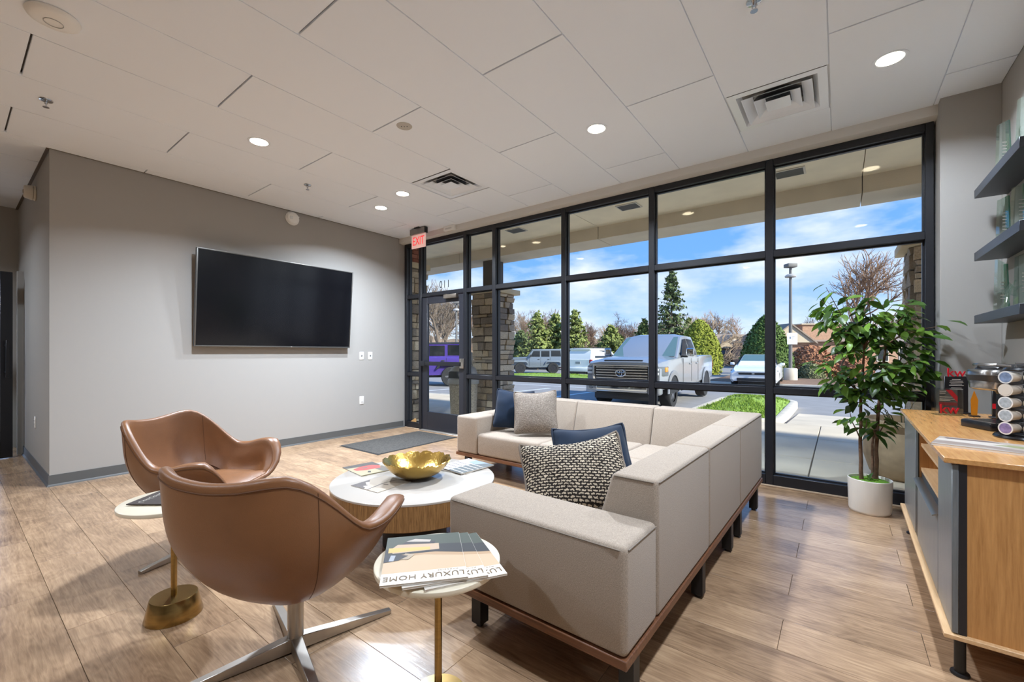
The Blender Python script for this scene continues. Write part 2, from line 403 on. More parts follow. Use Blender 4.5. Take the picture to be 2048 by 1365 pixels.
# ------------------------------------------------------------------ ceiling of long tiles
ceil = structure(MB().box(XH - 0.12, XR + 0.12, YB - 0.12, YW + 0.12, HC + 0.04, HC + 0.10).build('ceiling', M['tilecore']))
TX, TY = 0.607, 1.84
XG = [-0.05 + TX * i for i in range(-14, 3)]
VENTS = [(-3.67, -3.077, 3.045, 3.65), (-0.652, -0.055, 3.395, 3.995)]
tiles = {}
def ceiling_tile(x0, x1, y0, y1):
    key = (round(x1 - x0, 3), round(y1 - y0, 3))
    if key not in tiles:
        w, d = key
        tiles[key] = MB().box(-w / 2, w / 2, -d / 2, d / 2, 0, 0.016).mesh('ceiling_tile', M['ceil'], bevel=0.002, seg=1)
    put('ceiling_tile', tiles[key], ceil, ((x0 + x1) / 2, (y0 + y1) / 2, HC))
for i, xa in enumerate(XG):
    xb = xa + TX
    xa_, xb_ = max(xa, XH if xa < XL else XL), min(xb, XR)
    if xb_ - xa_ < 0.05: continue
    top = 3.985 if i % 2 == 1 else 3.07      # running bond
    ys = sorted([YB, 4.44] + [top - TY * k for k in range(6) if YB < top - TY * k < 4.44])
    strips = [(xa_, xb_)]
    if xa < XL < xb: strips = [(XL, xb_)]
    for (s0, s1) in strips:
        for y0, y1 in zip(ys[:-1], ys[1:]):
            segs = [(y0, y1)]
            for vx0, vx1, vy0, vy1 in VENTS:
                if abs((vx0 + vx1) / 2 - (s0 + s1) / 2) < 0.1:
                    n_ = []
                    for p, q in segs:
                        if vy0 - 0.03 < q and vy1 + 0.03 > p and vy0 < q - 0.02 and vy1 > p + 0.02:
                            if vy0 - p > 0.05: n_.append((p, vy0))
                            if q - vy1 > 0.05: n_.append((vy1, q))
                        else: n_.append((p, q))
                    segs = n_
            for p, q in segs:
                if xb <= XL + 0.01: q = min(q, YC)
                if q - p < 0.03: continue
                if p < 0.2 and s1 < -1.0 and q > 0.2: pass
                ceiling_tile(s0 + 0.0025, s1 - 0.0025, p + 0.005, q - 0.005)
    # hall beyond the TV wall
grid_m = MB()
for xa in XG:
    if XH < xa < XR:
        grid_m.box(xa - 0.012, xa + 0.012, YB, 4.44 if xa > XL else YC, HC + 0.010, HC + 0.02)
grid_m.build('grid_bar', M['grid'], ceil)
# sliver of tile over the hall strip that the TV wall cuts through
ceiling_tile(XL - 0.14 - 0.34, XL - 0.003, YB, YC)
# dark strips paint in the shadow where the ceiling meets TV and hall walls
structure(MB().box(XL, XL + 0.012, YC, 4.42, HC - 0.004, HC + 0.002).build('trim_1', mat('ceiling_edge_shade', srgb(120, 114, 106), 0.7)))
structure(MB().box(XH, XL, YC - 0.02, YC, HC - 0.012, HC + 0.002).build('trim_2', mat('hall_edge_shade', srgb(96, 84, 72), 0.7)))

# ------------------------------------------------------------------ baseboards
def baseboard(name, pts):
    """pts along the wall foot, room on the left of the direction of travel"""
    prof = [(0.0, 0.0), (0.018, 0.0), (0.016, 0.006), (0.008, 0.018), (0.006, 0.1), (0.0, 0.1)]
    rows = []
    P = [Vector(p) for p in pts]
    for i, p in enumerate(P):
        d0 = (P[i] - P[i - 1]).normalized() if i else None
        d1 = (P[i + 1] - P[i]).normalized() if i < len(P) - 1 else None
        nrm = []
        for d in (d0, d1):
            if d is not None: nrm.append(Vector((-d.y, d.x)))
        if len(nrm) == 2: nn = (nrm[0] + nrm[1]); nn = nn / (nn.length ** 2) * 2
        else: nn = nrm[0]
        rows.append([(p.x + nn.x * a, p.y + nn.y * a, b) for a, b in prof])
    m = MB().grid(rows, closed_u=True)
    return structure(m.build(name, M['base'], angle=25))
baseboard('baseboard_left', [(XH, YC), (XL, YC), (XL, YW)][::-1])
baseboard('baseboard_right', [(0.58, 4.33), (XR, 4.33), (XR, YB)][::-1])

# ------------------------------------------------------------------ storefront window
win = hollow('window_1')
FY0, FY1, GY = YW, YW + 0.11, YW + 0.062
MULL = [-5.565, -5.225, -4.266, -3.725, -2.642, -1.574, -0.501, 0.545]
HW = 0.03
TOPZ = 2.945
for i, x in enumerate(MULL):
    w = HW if 0 < i < 7 else (0.03 if i == 0 else 0.024)
    m = MB().box(x - w, x + w, FY0, FY1, 0, TOPZ)
    m.box(x - w * 0.4, x + w * 0.4, FY1, FY1 + 0.012, 0, TOPZ)
    m.build('mullion', M['black'], win, bevel=0.003, seg=1)
def rail(x0, x1, z0, z1, name='rail'):
    m = MB().box(x0, x1, FY0 + 0.001, FY1 - 0.002, z0, z1)
    m.build(name, M['black'], win, bevel=0.003, seg=1)
PANES = []
def bead(x0, x1, z0, z1):
    """slim glazing bead round a pane"""
    b = 0.012
    m = MB()
    for a in ((x0, x1, z0, z0 + b), (x0, x1, z1 - b, z1), (x0, x0 + b, z0 + b, z1 - b), (x1 - b, x1, z0 + b, z1 - b)):
        m.box(a[0], a[1], GY - 0.016, GY + 0.016, a[2], a[3])
    m.build('glazing_bead', M['black'], win)
def pane(x0, x1, z0, z1):
    MB().box(x0 + 0.004, x1 - 0.004, GY - 0.004, GY + 0.004, z0 + 0.004, z1 - 0.004).build('pane', M['glass'], win, smooth=False)
    bead(x0, x1, z0, z1)
MID0, MID1, LOW0, LOW1, SILL, HEAD = 2.062, 2.122, 0.832, 0.888, 0.10, 2.885
for i in range(7):
    x0 = MULL[i] + (HW if i else 0.03); x1 = MULL[i + 1] - (HW if i < 6 else 0.024)
    rail(x0, x1, HEAD, TOPZ, 'head_rail')
    rail(x0, x1, MID0, MID1)
    if i == 1:
        pane(x0, x1, MID1, HEAD); continue
    rail(x0, x1, LOW0, LOW1)
    rail(x0, x1, 0.0, SILL, 'sill_rail')
    pane(x0, x1, MID1, HEAD); pane(x0, x1, LOW1, MID0); pane(x0, x1, SILL, LOW0)
structure(MB().box(MULL[2], 0.55, YW - 0.03, YW - 0.001, 0, 0.012).box(MULL[0], MULL[1], YW - 0.03, YW - 0.001, 0, 0.012).build('trim_3', M['tan_strip'], bevel=0.003, seg=1))
structure(MB().box(MULL[1] + 0.03, MULL[2] - 0.03, YW - 0.05, YW + 0.1, 0, 0.012).build('trim_4', mat('threshold_aluminium', srgb(186, 178, 168), 0.4, metal=0.6), bevel=0.004, seg=1))

# ------------------------------------------------------------------ entrance door
door = hollow('door_1')
dx0, dx1 = MULL[1] + HW + 0.004, MULL[2] - HW - 0.004
DZ1 = MID0 - 0.006
DYa, DYb = YW + 0.018, YW + 0.062
for a, b in ((dx0, dx0 + 0.115), (dx1 - 0.095, dx1)):
    box('stile', M['door_black'], door, a, b, DYa, DYb, 0.014, DZ1, bevel=0.003, seg=1)
gx0, gx1 = dx0 + 0.115, dx1 - 0.095
box('top_rail', M['door_black'], door, gx0, gx1, DYa, DYb, 1.955, DZ1, bevel=0.002, seg=1)
box('kick_rail', M['door_black'], door, gx0, gx1, DYa, DYb, 0.014, 0.29, bevel=0.002, seg=1)
MB().box(gx0, gx1, 4.538, 4.545, 0.29, 1.955).build('pane', M['glass'], door, smooth=False)
MB().box(dx0 + 0.03, dx1 - 0.03, DYa - 0.055, DYa - 0.02, 1.005, 1.065).box(dx0 + 0.02, dx0 + 0.12, DYa - 0.06, DYa, 0.995, 1.075).build('push_bar', M['black'], door, bevel=0.006)
box('latch', M['steel'], door, dx1 - 0.05, dx1 + 0.03, DYa - 0.04, DYa, 0.975, 1.115, bevel=0.005)
MB().box(-4.66, -4.40, DYa - 0.06, DYa, 2.0, 2.06).build('door_closer', mat('closer_bronze', srgb(150, 140, 128), 0.35, metal=0.8), door, bevel=0.008)
MB().cyl((-4.55, DYa - 0.03, 2.065), (-4.98, DYa - 0.02, 2.085), 0.008).build('closer_arm', M['black'], door)
text('door_number', '110', 0.162, mat('black_decal', srgb(14, 14, 16), 0.6), door, (-4.745, GY + 0.006, 2.232), (R(90), 0, R(180)), extrude=0.0006, sx=0.86, spacing=1.15)

# ------------------------------------------------------------------ hall door ajar at the end of the hall
hdoor = hollow('door_2')
hdoor.location = (-7.52, 0.475, 0); hdoor.rotation_euler = (0, 0, R(6))
def hb(name, *a, m=M['black'], bv=0.003): return box(name, m, hdoor, *a, bevel=bv, seg=1)
hb('stile', -0.045, 0, -0.095, 0, 0.008, 2.12)
hb('stile', -0.045, 0, -0.93, -0.835, 0.008, 2.12)
hb('top_rail', -0.044, -0.001, -0.835, -0.095, 2.02, 2.12)
hb('bottom_rail', -0.044, -0.001, -0.835, -0.095, 0.008, 0.20)
hb('pane', -0.026, -0.018, -0.835, -0.095, 0.20, 2.02, m=M['glass'], bv=0)
MB().tube([(0.0, -0.06, 0.98), (0.055, -0.05, 0.98)], 0.008).tube([(0.0, -0.06, 1.28), (0.055, -0.05, 1.28)], 0.008).box(0.045, 0.07, -0.062, -0.038, 0.92, 1.34).build('pull_handle', M['black'], hdoor, bevel=0.002, seg=1)
# side frame between hall door and wall
structure(MB().box(-7.75, -7.68, YC - 0.05, YC, 0, 2.16).build('trim_5', M['wall']))
# ================================================================== CEILING AND WALL FIXTURES
def downlight(x, y, label, r=0.075, watts=LAMP_W):
    t = thing('recessed_light', label, 'ceiling light', (x, y, HC), group='recessed ceiling lights')
    MB().lathe([(r + 0.014, 0.0), (r + 0.014, -0.003), (r + 0.004, -0.0045), (r - 0.006, -0.002), (r - 0.006, 0.006)], 40).build('trim_ring', M['white_metal'], t)
    MB().lathe([(r - 0.006, -0.001), (0.0, -0.001)], 40).build('lens', M['lens'], t)
    d = bpy.data.lights.new('lamp', 'AREA'); d.shape = 'DISK'; d.size = 2 * r; d.energy = watts; d.color = (0.84, 0.95, 1.10); d.spread = R(142)
    o = bpy.data.objects.new('lamp', d); col.objects.link(o); o.parent = t; o.location = (0, 0, -0.006)
    return t
downlight(-4.007, 1.652, 'round recessed ceiling light left of the centre, nearest above the brown chairs')
downlight(-1.578, 3.222, 'round recessed ceiling light in the middle of the ceiling above the sofa')
downlight(-4.605, 3.334, 'left one of the two small far recessed lights near the exit sign', watts=LAMP_W * 0.8)
downlight(-4.002, 3.19, 'right one of the two small far recessed lights beside the air diffuser', watts=LAMP_W * 0.8)
downlight(0.253, 3.559, 'large recessed ceiling light above the potted plant at the right', watts=LAMP_W * 0.4)
for (x, y, w_) in [(-4.0, -1.3, 'left'), (-1.58, -1.3, 'middle'), (-6.8, -0.9, 'hall'), (0.25, 1.16, 'right')]:  # unseen lamps added out of frame to brighten surfaces facing the camera
    downlight(x, y, 'added recessed ceiling light out of view, %s one' % w_, watts=LAMP_W * (0.62 if w_ == 'right' else 0.42))

def diffuser(x0, x1, y0, y1, label):
    cx_, cy_, w = (x0 + x1) / 2, (y0 + y1) / 2, (x1 - x0) / 2 - 0.004
    t = thing('air_diffuser', label, 'air vent', (cx_, cy_, HC), group='square ceiling air diffusers')
    def ring(a0, z0, a1, z1, th=0.0015):
        m = MB()
        c = [(-1, -1), (1, -1), (1, 1), (-1, 1)]
        o = [(a0 * u, a0 * v, z0) for u, v in c]; i = [(a1 * u, a1 * v, z1) for u, v in c]
        o2 = [(a0 * u, a0 * v, z0 + th) for u, v in c]; i2 = [(a1 * u, a1 * v, z1 + th) for u, v in c]
        return m.add(o + i + o2 + i2, [(k, (k + 1) % 4, 4 + (k + 1) % 4, 4 + k) for k in range(4)] + [(8 + k, 12 + k, 12 + (k + 1) % 4, 8 + (k + 1) % 4) for k in range(4)]
                     + [(k, 8 + k, 8 + (k + 1) % 4, (k + 1) % 4) for k in range(4)] + [(4 + k, 4 + (k + 1) % 4, 12 + (k + 1) % 4, 12 + k) for k in range(4)])
    ring(w, 0.001, w * 0.82, 0.001).build('frame', M['white_metal'], t, smooth=False)
    ring(w * 0.82, 0.001, w * 0.70, 0.05).build('throat', M['white_metal'], t, smooth=False)
    for a in (0.70, 0.46):
        ring(w * a, -0.006, w * (a - 0.20), 0.030).build('louver', M['white_metal'], t, smooth=False)
        ring(w * (a + 0.02), -0.008, w * a, -0.006).build('louver_lip', M['white_metal'], t, smooth=False)
    MB().box(-w * 0.26, w * 0.26, -w * 0.26, w * 0.26, -0.006, -0.003).build('centre_plate', M['white_metal'], t, smooth=False)
    MB().lathe([(w * 0.55, 0.034), (w * 0.55, 0.04)], 32).build('duct', mat('duct_dark', srgb(60, 60, 62), 0.7), t)
    return t
diffuser(*VENTS[0], 'small looking square air diffuser in the ceiling towards the exit sign')
diffuser(*VENTS[1], 'large square white air diffuser in the ceiling above the right windows')

def sprinkler(x, y, label):
    t = thing('sprinkler', label, 'sprinkler', (x, y, HC), group='ceiling sprinklers')
    MB().lathe([(0.038, 0.0), (0.036, -0.006), (0.018, -0.009)], 24).build('escutcheon', M['chrome'], t)
    MB().cyl((0, 0, -0.005), (0, 0, -0.026), 0.009).cyl((-0.012, 0, -0.02), (-0.004, 0, -0.05), 0.003).cyl((0.012, 0, -0.02), (0.004, 0, -0.05), 0.003).cyl((0, 0, -0.05), (0, 0, -0.054), 0.018).build('head', M['chrome'], t)
sprinkler(-4.57, 0.446, 'chrome fire sprinkler in the ceiling at the far left')
sprinkler(-4.612, 2.394, 'small chrome fire sprinkler in the ceiling above the wall screen')
sprinkler(-0.352, 2.546, 'chrome fire sprinkler at the top edge of the picture')

t = thing('access_point', 'round white wireless access point on the ceiling at top left', 'access point', (-3.40, 0.36, HC))
MB().lathe([(0.105, 0.0), (0.110, -0.008), (0.104, -0.020), (0.085, -0.030), (0.05, -0.036), (0.0, -0.037)], 48).build('housing', M['white'], t)
MB().lathe([(0.040, -0.0368), (0.040, -0.0385), (0.037, -0.0395), (0.037, -0.0372)], 40, close=True).build('status_ring', mat('grey_ring', srgb(170, 170, 168), 0.5), t)
t = thing('ceiling_speaker', 'flat grey round cover plate with three screws in the ceiling', 'cover plate', (-2.794, 2.245, HC))
MB().lathe([(0.062, 0.0), (0.060, -0.003), (0.0, -0.004)], 40).build('disc', mat('disc_grey', srgb(186, 182, 174), 0.6), t)
for dx, dy in ((0, 0.0), (0.02, 0.012), (-0.016, -0.016)):
    MB().cyl((dx, dy, -0.003), (dx, dy, -0.006), 0.004).build('screw', M['slot'], t)

# smoke alarm on TV wall
t = thing('smoke_alarm', 'white round alarm strobe high on the wall near the ceiling', 'alarm', (XL, 2.72, 2.935))
MB().cyl((0, 0, 0), (0.012, 0, 0), 0.088, n=40).cyl((0.012, 0, 0), (0.045, 0, 0), 0.084, 0.066, n=40).build('body', M['white'], t, bevel=0.006)
MB().box(0.04, 0.055, -0.05, -0.01, -0.018, 0.018).build('strobe', mat('clear_lens', srgb(225, 228, 228), 0.1), t, bevel=0.005)
for a in (-0.07, 0.07): MB().cyl((0.02, a, 0.03 * (1 if a > 0 else -1)), (0.032, a, 0.03 * (1 if a > 0 else -1)), 0.008).build('tab', M['white'], t)
t = thing('alarm_sounder', 'beige round alarm sounder on the hall wall below the ceiling', 'alarm', (-6.55, YC, 2.83))
MB().cyl((0, 0, 0), (0, -0.02, 0), 0.075, n=40).cyl((0, -0.02, 0), (0, -0.085, 0), 0.075, 0.06, n=40).build('body', mat('beige_plastic', srgb(214, 206, 192), 0.5), t, bevel=0.012, seg=3)
MB().cyl((0, -0.085, 0.0), (0, -0.092, 0.0), 0.022, 0.014, n=24).build('grille', mat('beige_dark', srgb(168, 158, 144), 0.6), t)

def wall_plate(y, z, label, kind='outlet', axis='x', x=XL, gangs=1):
    t = thing('wall_outlet' if kind == 'outlet' else 'data_plate', label, 'outlet', (x, y, z), 0 if axis == 'x' else R(-90), group='white wall plates')
    w = 0.036 if gangs == 1 else 0.06
    MB().box(0, 0.007, -w, w, -0.058, 0.058).build('plate', M['white'], t, bevel=0.003)
    if kind == 'outlet':
        MB().box(0.006, 0.010, -0.017, 0.017, -0.034, 0.034).build('insert', M['white'], t, bevel=0.002)
        m = MB()
        for dz in (-0.018, 0.018):
            m.box(0.0095, 0.0108, -0.009, -0.006, dz - 0.004, dz + 0.006).box(0.0095, 0.0108, 0.006, 0.009, dz - 0.004, dz + 0.006).cyl((0.0095, 0, dz - 0.010), (0.0108, 0, dz - 0.010), 0.003, n=8)
        m.build('slots', M['slot'], t)
    else:
        MB().box(0.006, 0.010, -0.012, 0.012, -0.012, 0.012).build('jack', mat('jack_grey', srgb(120, 120, 118), 0.5), t)
wall_plate(1.601, 0.494, 'white double wall outlet behind the far brown chair', gangs=2)
wall_plate(3.735, 0.497, 'white wall outlet low on the wall right of the screen')
wall_plate(3.735, 1.156, 'left one of two white data plates beside the wall screen', 'data')
wall_plate(3.881, 1.155, 'right one of two white data plates beside the wall screen', 'data')
wall_plate(YC, 0.484, 'white wall outlet on the hall wall at the far left', axis='y', x=-6.59)

# television on a tilting mount
tv = thing('television', 'large flat black television tilted on the light wall', 'television', (XL, 2.565, 1.80))
ti = math.atan(0.087 / 1.06)
def tvp(name, m, d0, d1, y0, y1, z0, z1, mt, bv=0.003):
    o = MB().box(d0, d1, y0, y1, z0, z1).build(name, mt, tv, bevel=bv); o.location = (0.115, 0, 0); o.rotation_euler = (0, ti, 0); return o
tvp('casing', 0, -0.042, 0, -0.93, 0.93, -0.535, 0.535, mat('tv_casing', srgb(42, 42, 44), 0.35), 0.006)
SCR = mat('tv_screen', srgb(9, 9, 13), 0.16, spec=0.55)
tvp('screen', 0, -0.002, 0.0012, -0.916, 0.916, -0.517, 0.523, SCR, 0)
bz = mat('tv_bezel', srgb(112, 110, 106), 0.3, metal=0.7)
for a in ((-0.93, 0.93, -0.535, -0.519), (-0.93, 0.93, 0.525, 0.535), (-0.93, -0.918, -0.519, 0.525), (0.918, 0.93, -0.519, 0.525)):
    tvp('bezel', 0, -0.01, 0.004, a[0], a[1], a[2], a[3], bz, 0.002)
tvp('logo', 0, 0.004, 0.006, 0.10, 0.118, -0.531, -0.523, mat('tv_logo', srgb(220, 218, 214), 0.3, metal=0.6), 0)
MB().box(0.003, 0.022, -0.22, 0.22, -0.16, 0.16).box(0.02, 0.075, -0.16, -0.12, -0.12, 0.12).box(0.02, 0.075, 0.12, 0.16, -0.12, 0.12).build('wall_bracket', M['black'], tv)

# EXIT sign
ex = thing('exit_sign', 'red EXIT sign hanging from the ceiling above the entrance door', 'exit sign', (-4.90, 4.20, HC))
MB().box(-0.05, 0.05, -0.05, 0.05, -0.012, 0).build('canopy', M['black'], ex, bevel=0.003)
MB().box(-0.165, 0.155, -0.03, 0.03, -0.095, -0.012).build('housing', mat('exit_housing', srgb(140, 136, 132), 0.35, metal=0.5), ex, bevel=0.004)
MB().box(0.155, 0.16, -0.03, 0.03, -0.095, -0.012).cyl((0.16, 0, -0.05), (0.163, 0, -0.05), 0.01, n=16).build('end_cap', M['slot'], ex)
MB().box(-0.155, 0.150, -0.004, 0.004, -0.295, -0.095).build('panel', mat('exit_panel', srgb(240, 214, 208), 0.25, emit=srgb(250, 190, 180), emit_s=0.22), ex, bevel=0.002)
for s_, rz in ((-1, 0), (1, R(180))):
    text('letters', 'EXIT', 0.175, M['red'], ex, (-0.003, s_ * 0.0052, -0.195), (R(90), 0, rz), extrude=0.0008, sx=0.72)
t = thing('door_sensor', 'small white sensor box on the window header above the door', 'sensor', (-4.46, 4.42, 2.995))
MB().box(-0.105, 0.105, -0.05, 0, -0.035, 0.034).build('case', M['white'], t, bevel=0.008)
MB().box(-0.06, 0.06, -0.052, -0.049, -0.02, 0.0).build('eye', mat('sensor_eye', srgb(205, 202, 198), 0.3), t)

# floor mat
t = thing('door_mat', 'dark grey carpet door mat in front of the entrance door', 'mat', (-4.71, 3.73, 0), 0)
MB().box(-0.41, 0.41, -0.66, 0.66, 0, 0.004).build('border', mat('mat_rubber', srgb(46, 46, 47), 0.8), t, bevel=0.002)
MB().box(-0.392, 0.392, -0.642, 0.642, 0.003, 0.009).build('pile', mat('mat_pile', srgb(80, 77, 73), 0.98, noise_amt=0.35, noise_scale=60, bump=0.8, bump_scale=260), t, bevel=0.003)
t = thing('door_wedge', 'tan wooden wedge lying in the narrow side window sill', 'wedge', (-5.42, 4.53, 0.10))
MB().prism([(-0.06, 0.0), (0.06, 0.0), (0.05, 0.045), (0.03, 0.05)], 'y', 0.0, 0.025).build('wedge', mat('wedge_wood', srgb(196, 152, 96), 0.6), t)
# ================================================================== FURNITURE MATERIALS
M['fabric'] = mat('sofa_melange', srgb(160, 146, 131), 0.95, spec=0.15, noise_amt=0.24, noise_scale=300, bump=0.35, bump_scale=520, sheen=0.2)
M['seam'] = mat('sofa_seam', srgb(128, 119, 109), 0.95, spec=0.1)
M['walnut'] = wood('walnut_rail', srgb(86, 52, 32), srgb(128, 84, 56), 0.4, 'x', 2.5, 40)
M['walnut_y'] = wood('walnut_rail_y', srgb(86, 52, 32), srgb(128, 84, 56), 0.4, 'y', 2.5, 40)
M['leg_black'] = mat('black_leg', srgb(24, 21, 21), 0.45)
M['leather'] = mat('cognac_leather', srgb(130, 88, 56), 0.36, spec=0.5, noise_amt=0.06, noise_scale=9, bump=0.10, bump_scale=340)
M['stitch'] = mat('leather_seam', srgb(96, 62, 38), 0.6)
M['brass'] = mat('aged_brass', srgb(168, 140, 88), 0.26, metal=1, noise_amt=0.12, noise_scale=14, stretch=(1, 1, 8))
M['marble'] = mat('cream_marble', srgb(226, 215, 192), 0.22, noise_amt=0.06, noise_scale=7)
M['velvet'] = mat('navy_velvet', srgb(12, 32, 54), 0.75, spec=0.2, sheen=0.15, noise_amt=0.18, noise_scale=9)
M['velvet_pipe'] = mat('navy_piping', srgb(20, 36, 58), 0.7)
M['tweed'] = weave_mat('brown_basket_weave', srgb(46, 40, 37), srgb(214, 198, 174), 36)
M['tweed2'] = weave_mat('grey_brown_tweed', srgb(96, 86, 78), srgb(192, 180, 166), 60)
M['tweed_pipe'] = mat('tweed_piping', srgb(128, 116, 104), 0.9)

# ------------------------------------------------------------------ corner sofa (local: u to the left, v away from the viewer)
sofa = thing('corner_sofa', 'light grey fabric corner sofa on a walnut base with black legs', 'sofa', (-0.543, 1.318, 0), R(-1.25))
ZB, ZA, ZBk, ZS = 0.21, 0.572, 0.722, 0.418
def fab(name, m, bv=0.022): return m.build(name, M['fabric'], sofa, bevel=bv, seg=4, angle=50)
fab('armrest', MB().box(-0.822, 0, 0, 0.283, ZB, ZA))
fab('armrest', MB().box(-2.56, -2.285, 1.742, 2.60, ZB, ZA))
prof = [(0.0, ZB), (0.0, ZBk), (-0.185, ZBk), (-0.285, ZS - 0.02), (-0.285, ZB)]
for a, b in ((0.287, 1.020), (1.024, 1.776), (1.780, 2.60)):
    fab('backrest', MB().prism(prof, 'y', a, b), 0.018)
prof2 = [(2.60, ZB), (2.60, ZBk - 0.001), (2.415, ZBk - 0.001), (2.315, ZS - 0.02), (2.315, ZB)]
for a, b in ((-0.80, -0.17), (-1.560, -0.804), (-2.281, -1.564)):
    fab('backrest', MB().prism(prof2, 'x', a, b), 0.018)
# seats
for a, b in ((0.287, 1.02), (1.024, 1.776)):
    fab('seat', MB().box(-0.85, -0.27, a, b, ZB, ZS), 0.03)
fab('seat', MB().box(-0.85, -0.27, 1.780, 2.33, ZB, ZS), 0.03)
for a, b in ((-1.560, -0.854), (-2.281, -1.564)):
    fab('seat', MB().box(a, b, 1.742, 2.33, ZB, ZS), 0.03)
# piping along the arm and back tops
def pipe(path, r=0.0022): MB().tube(path, r, 6).build('seam', M['seam'], sofa)
pipe([(-0.80, -0.001, ZA - 0.012), (-0.02, -0.001, ZA - 0.012)])
pipe([(0.001, 0.02, ZA - 0.012), (0.001, 0.265, ZA - 0.012)])
for a, b in ((0.30, 1.005), (1.04, 1.76), (1.80, 2.58)): pipe([(0.001, a, ZBk - 0.010), (0.001, b, ZBk - 0.010)])
pipe([(-0.175, 0.2865, ZBk - 0.010), (-0.015, 0.2865, ZBk - 0.010)])
for a, b in ((-1.545, -0.82), (-2.265, -1.58)): pipe([(a, 2.414, ZBk - 0.012), (b, 2.414, ZBk - 0.012)])
# timber base rails
MB().box(-0.85, 0.004, -0.004, 2.604, 0.178, ZB).build('base_rail', M['walnut'], sofa, bevel=0.003, seg=1)
MB().box(-2.564, -0.851, 1.738, 2.604, 0.178, ZB).build('base_rail', M['walnut'], sofa, bevel=0.003, seg=1)
for u, v in ((-0.03, 0.095), (-0.72, 0.095), (-0.03, 0.93), (-0.72, 0.93), (-0.03, 1.555), (-0.03, 1.81), (-0.03, 2.42), (-0.72, 1.80), (-1.5, 1.80), (-1.5, 2.45), (-2.45, 1.80), (-2.45, 2.45)):
    MB().box(u - 0.027, u + 0.027, v - 0.027, v + 0.027, 0.016, 0.178).lathe([(0.016, 0.0), (0.016, 0.017)], 16, (u, v, 0)).build('leg', M['leg_black'], sofa, bevel=0.002, seg=1)

# ------------------------------------------------------------------ cushions
def cushion(name, label, size, thick, loc, rot, mt, pipe_mt, group=None, seed=0, puff=1.0, sag=0.02, tall=1.0):
    t = thing(name, label, 'cushion', loc, 0, group)
    t.rotation_euler = rot
    N = 22; rnd = random.Random(seed); hs = size / 2
    m = MB(); top = []; bot = []
    for i in range(N + 1):
        a = -1 + 2 * i / N; r1, r2 = [], []
        for j in range(N + 1):
            b = -1 + 2 * j / N
            # edges bow inwards between the corners
            ea = 1 - 0.075 * (1 - b * b); eb = 1 - 0.075 * (1 - a * a)
            cr_ = 1 - 0.055 * (a * b) ** 6
            x, z = a * hs * ea * cr_, b * hs * eb * cr_ * tall
            z -= sag * (1 - a * a) * max(0, b) ** 2
            h = ((1 - a ** 2) * (1 - b ** 2)) ** 0.42 * thick / 2
            w = 0.006 * noise.noise(Vector((a * 2.2 + seed, b * 2.2, seed * 1.7))) * (1 if h > 0.004 else 0)
            wr = 0.005 * math.sin(7 * math.atan2(b, a)) * max(0, (a * a + b * b) - 0.5)
            r1.append((x, h * puff + w + wr, z)); r2.append((x, -h + w - wr * 0.5, z))
        top.append(r1); bot.append(r2)
    m.grid(top); m.grid(bot)
    me = m.mesh(name + '_cover', mt, angle=80)
    uvl = me.uv_layers.new(name='UVMap')
    for lp in me.loops:
        c = me.vertices[lp.vertex_index].co; uvl.data[lp.index].uv = (c.x / size + 0.5, c.z / size + 0.5)
    put('cover', me, t)
    path = [top[i][0] for i in range(N)] + [top[N][j] for j in range(N)] + [top[N - i][N] for i in range(N)] + [top[0][N - j] for j in range(N)]
    MB().tube(path, 0.006, 8, closed=True).build('piping', pipe_mt, t)
    return t
cushion('cushion', 'navy blue velvet cushion leaning in the far corner of the sofa by the door', 0.40, 0.17, (-2.585, 3.435, 0.640), (R(-16), R(3), R(22)), M['velvet'], M['velvet_pipe'], 'sofa cushions', 1)
cushion('cushion', 'grey-brown tweed cushion in front of the far navy cushion', 0.42, 0.18, (-2.29, 3.385, 0.642), (R(-20), R(-3), R(30)), M['tweed2'], M['tweed_pipe'], 'sofa cushions', 2)
cushion('cushion', 'navy blue velvet cushion tucked behind the big woven cushion in front', 0.42, 0.15, (-1.06, 2.12, 0.620), (R(-36), R(-5), R(36)), M['velvet'], M['velvet_pipe'], 'sofa cushions', 3)
cushion('cushion', 'large brown and cream basket-weave cushion leaning on the near armrest', 0.53, 0.20, (-1.03, 1.868, 0.612), (R(-38), R(-8), R(37)), M['tweed'], M['tweed_pipe'], 'sofa cushions', 4, sag=0.04, tall=0.74)

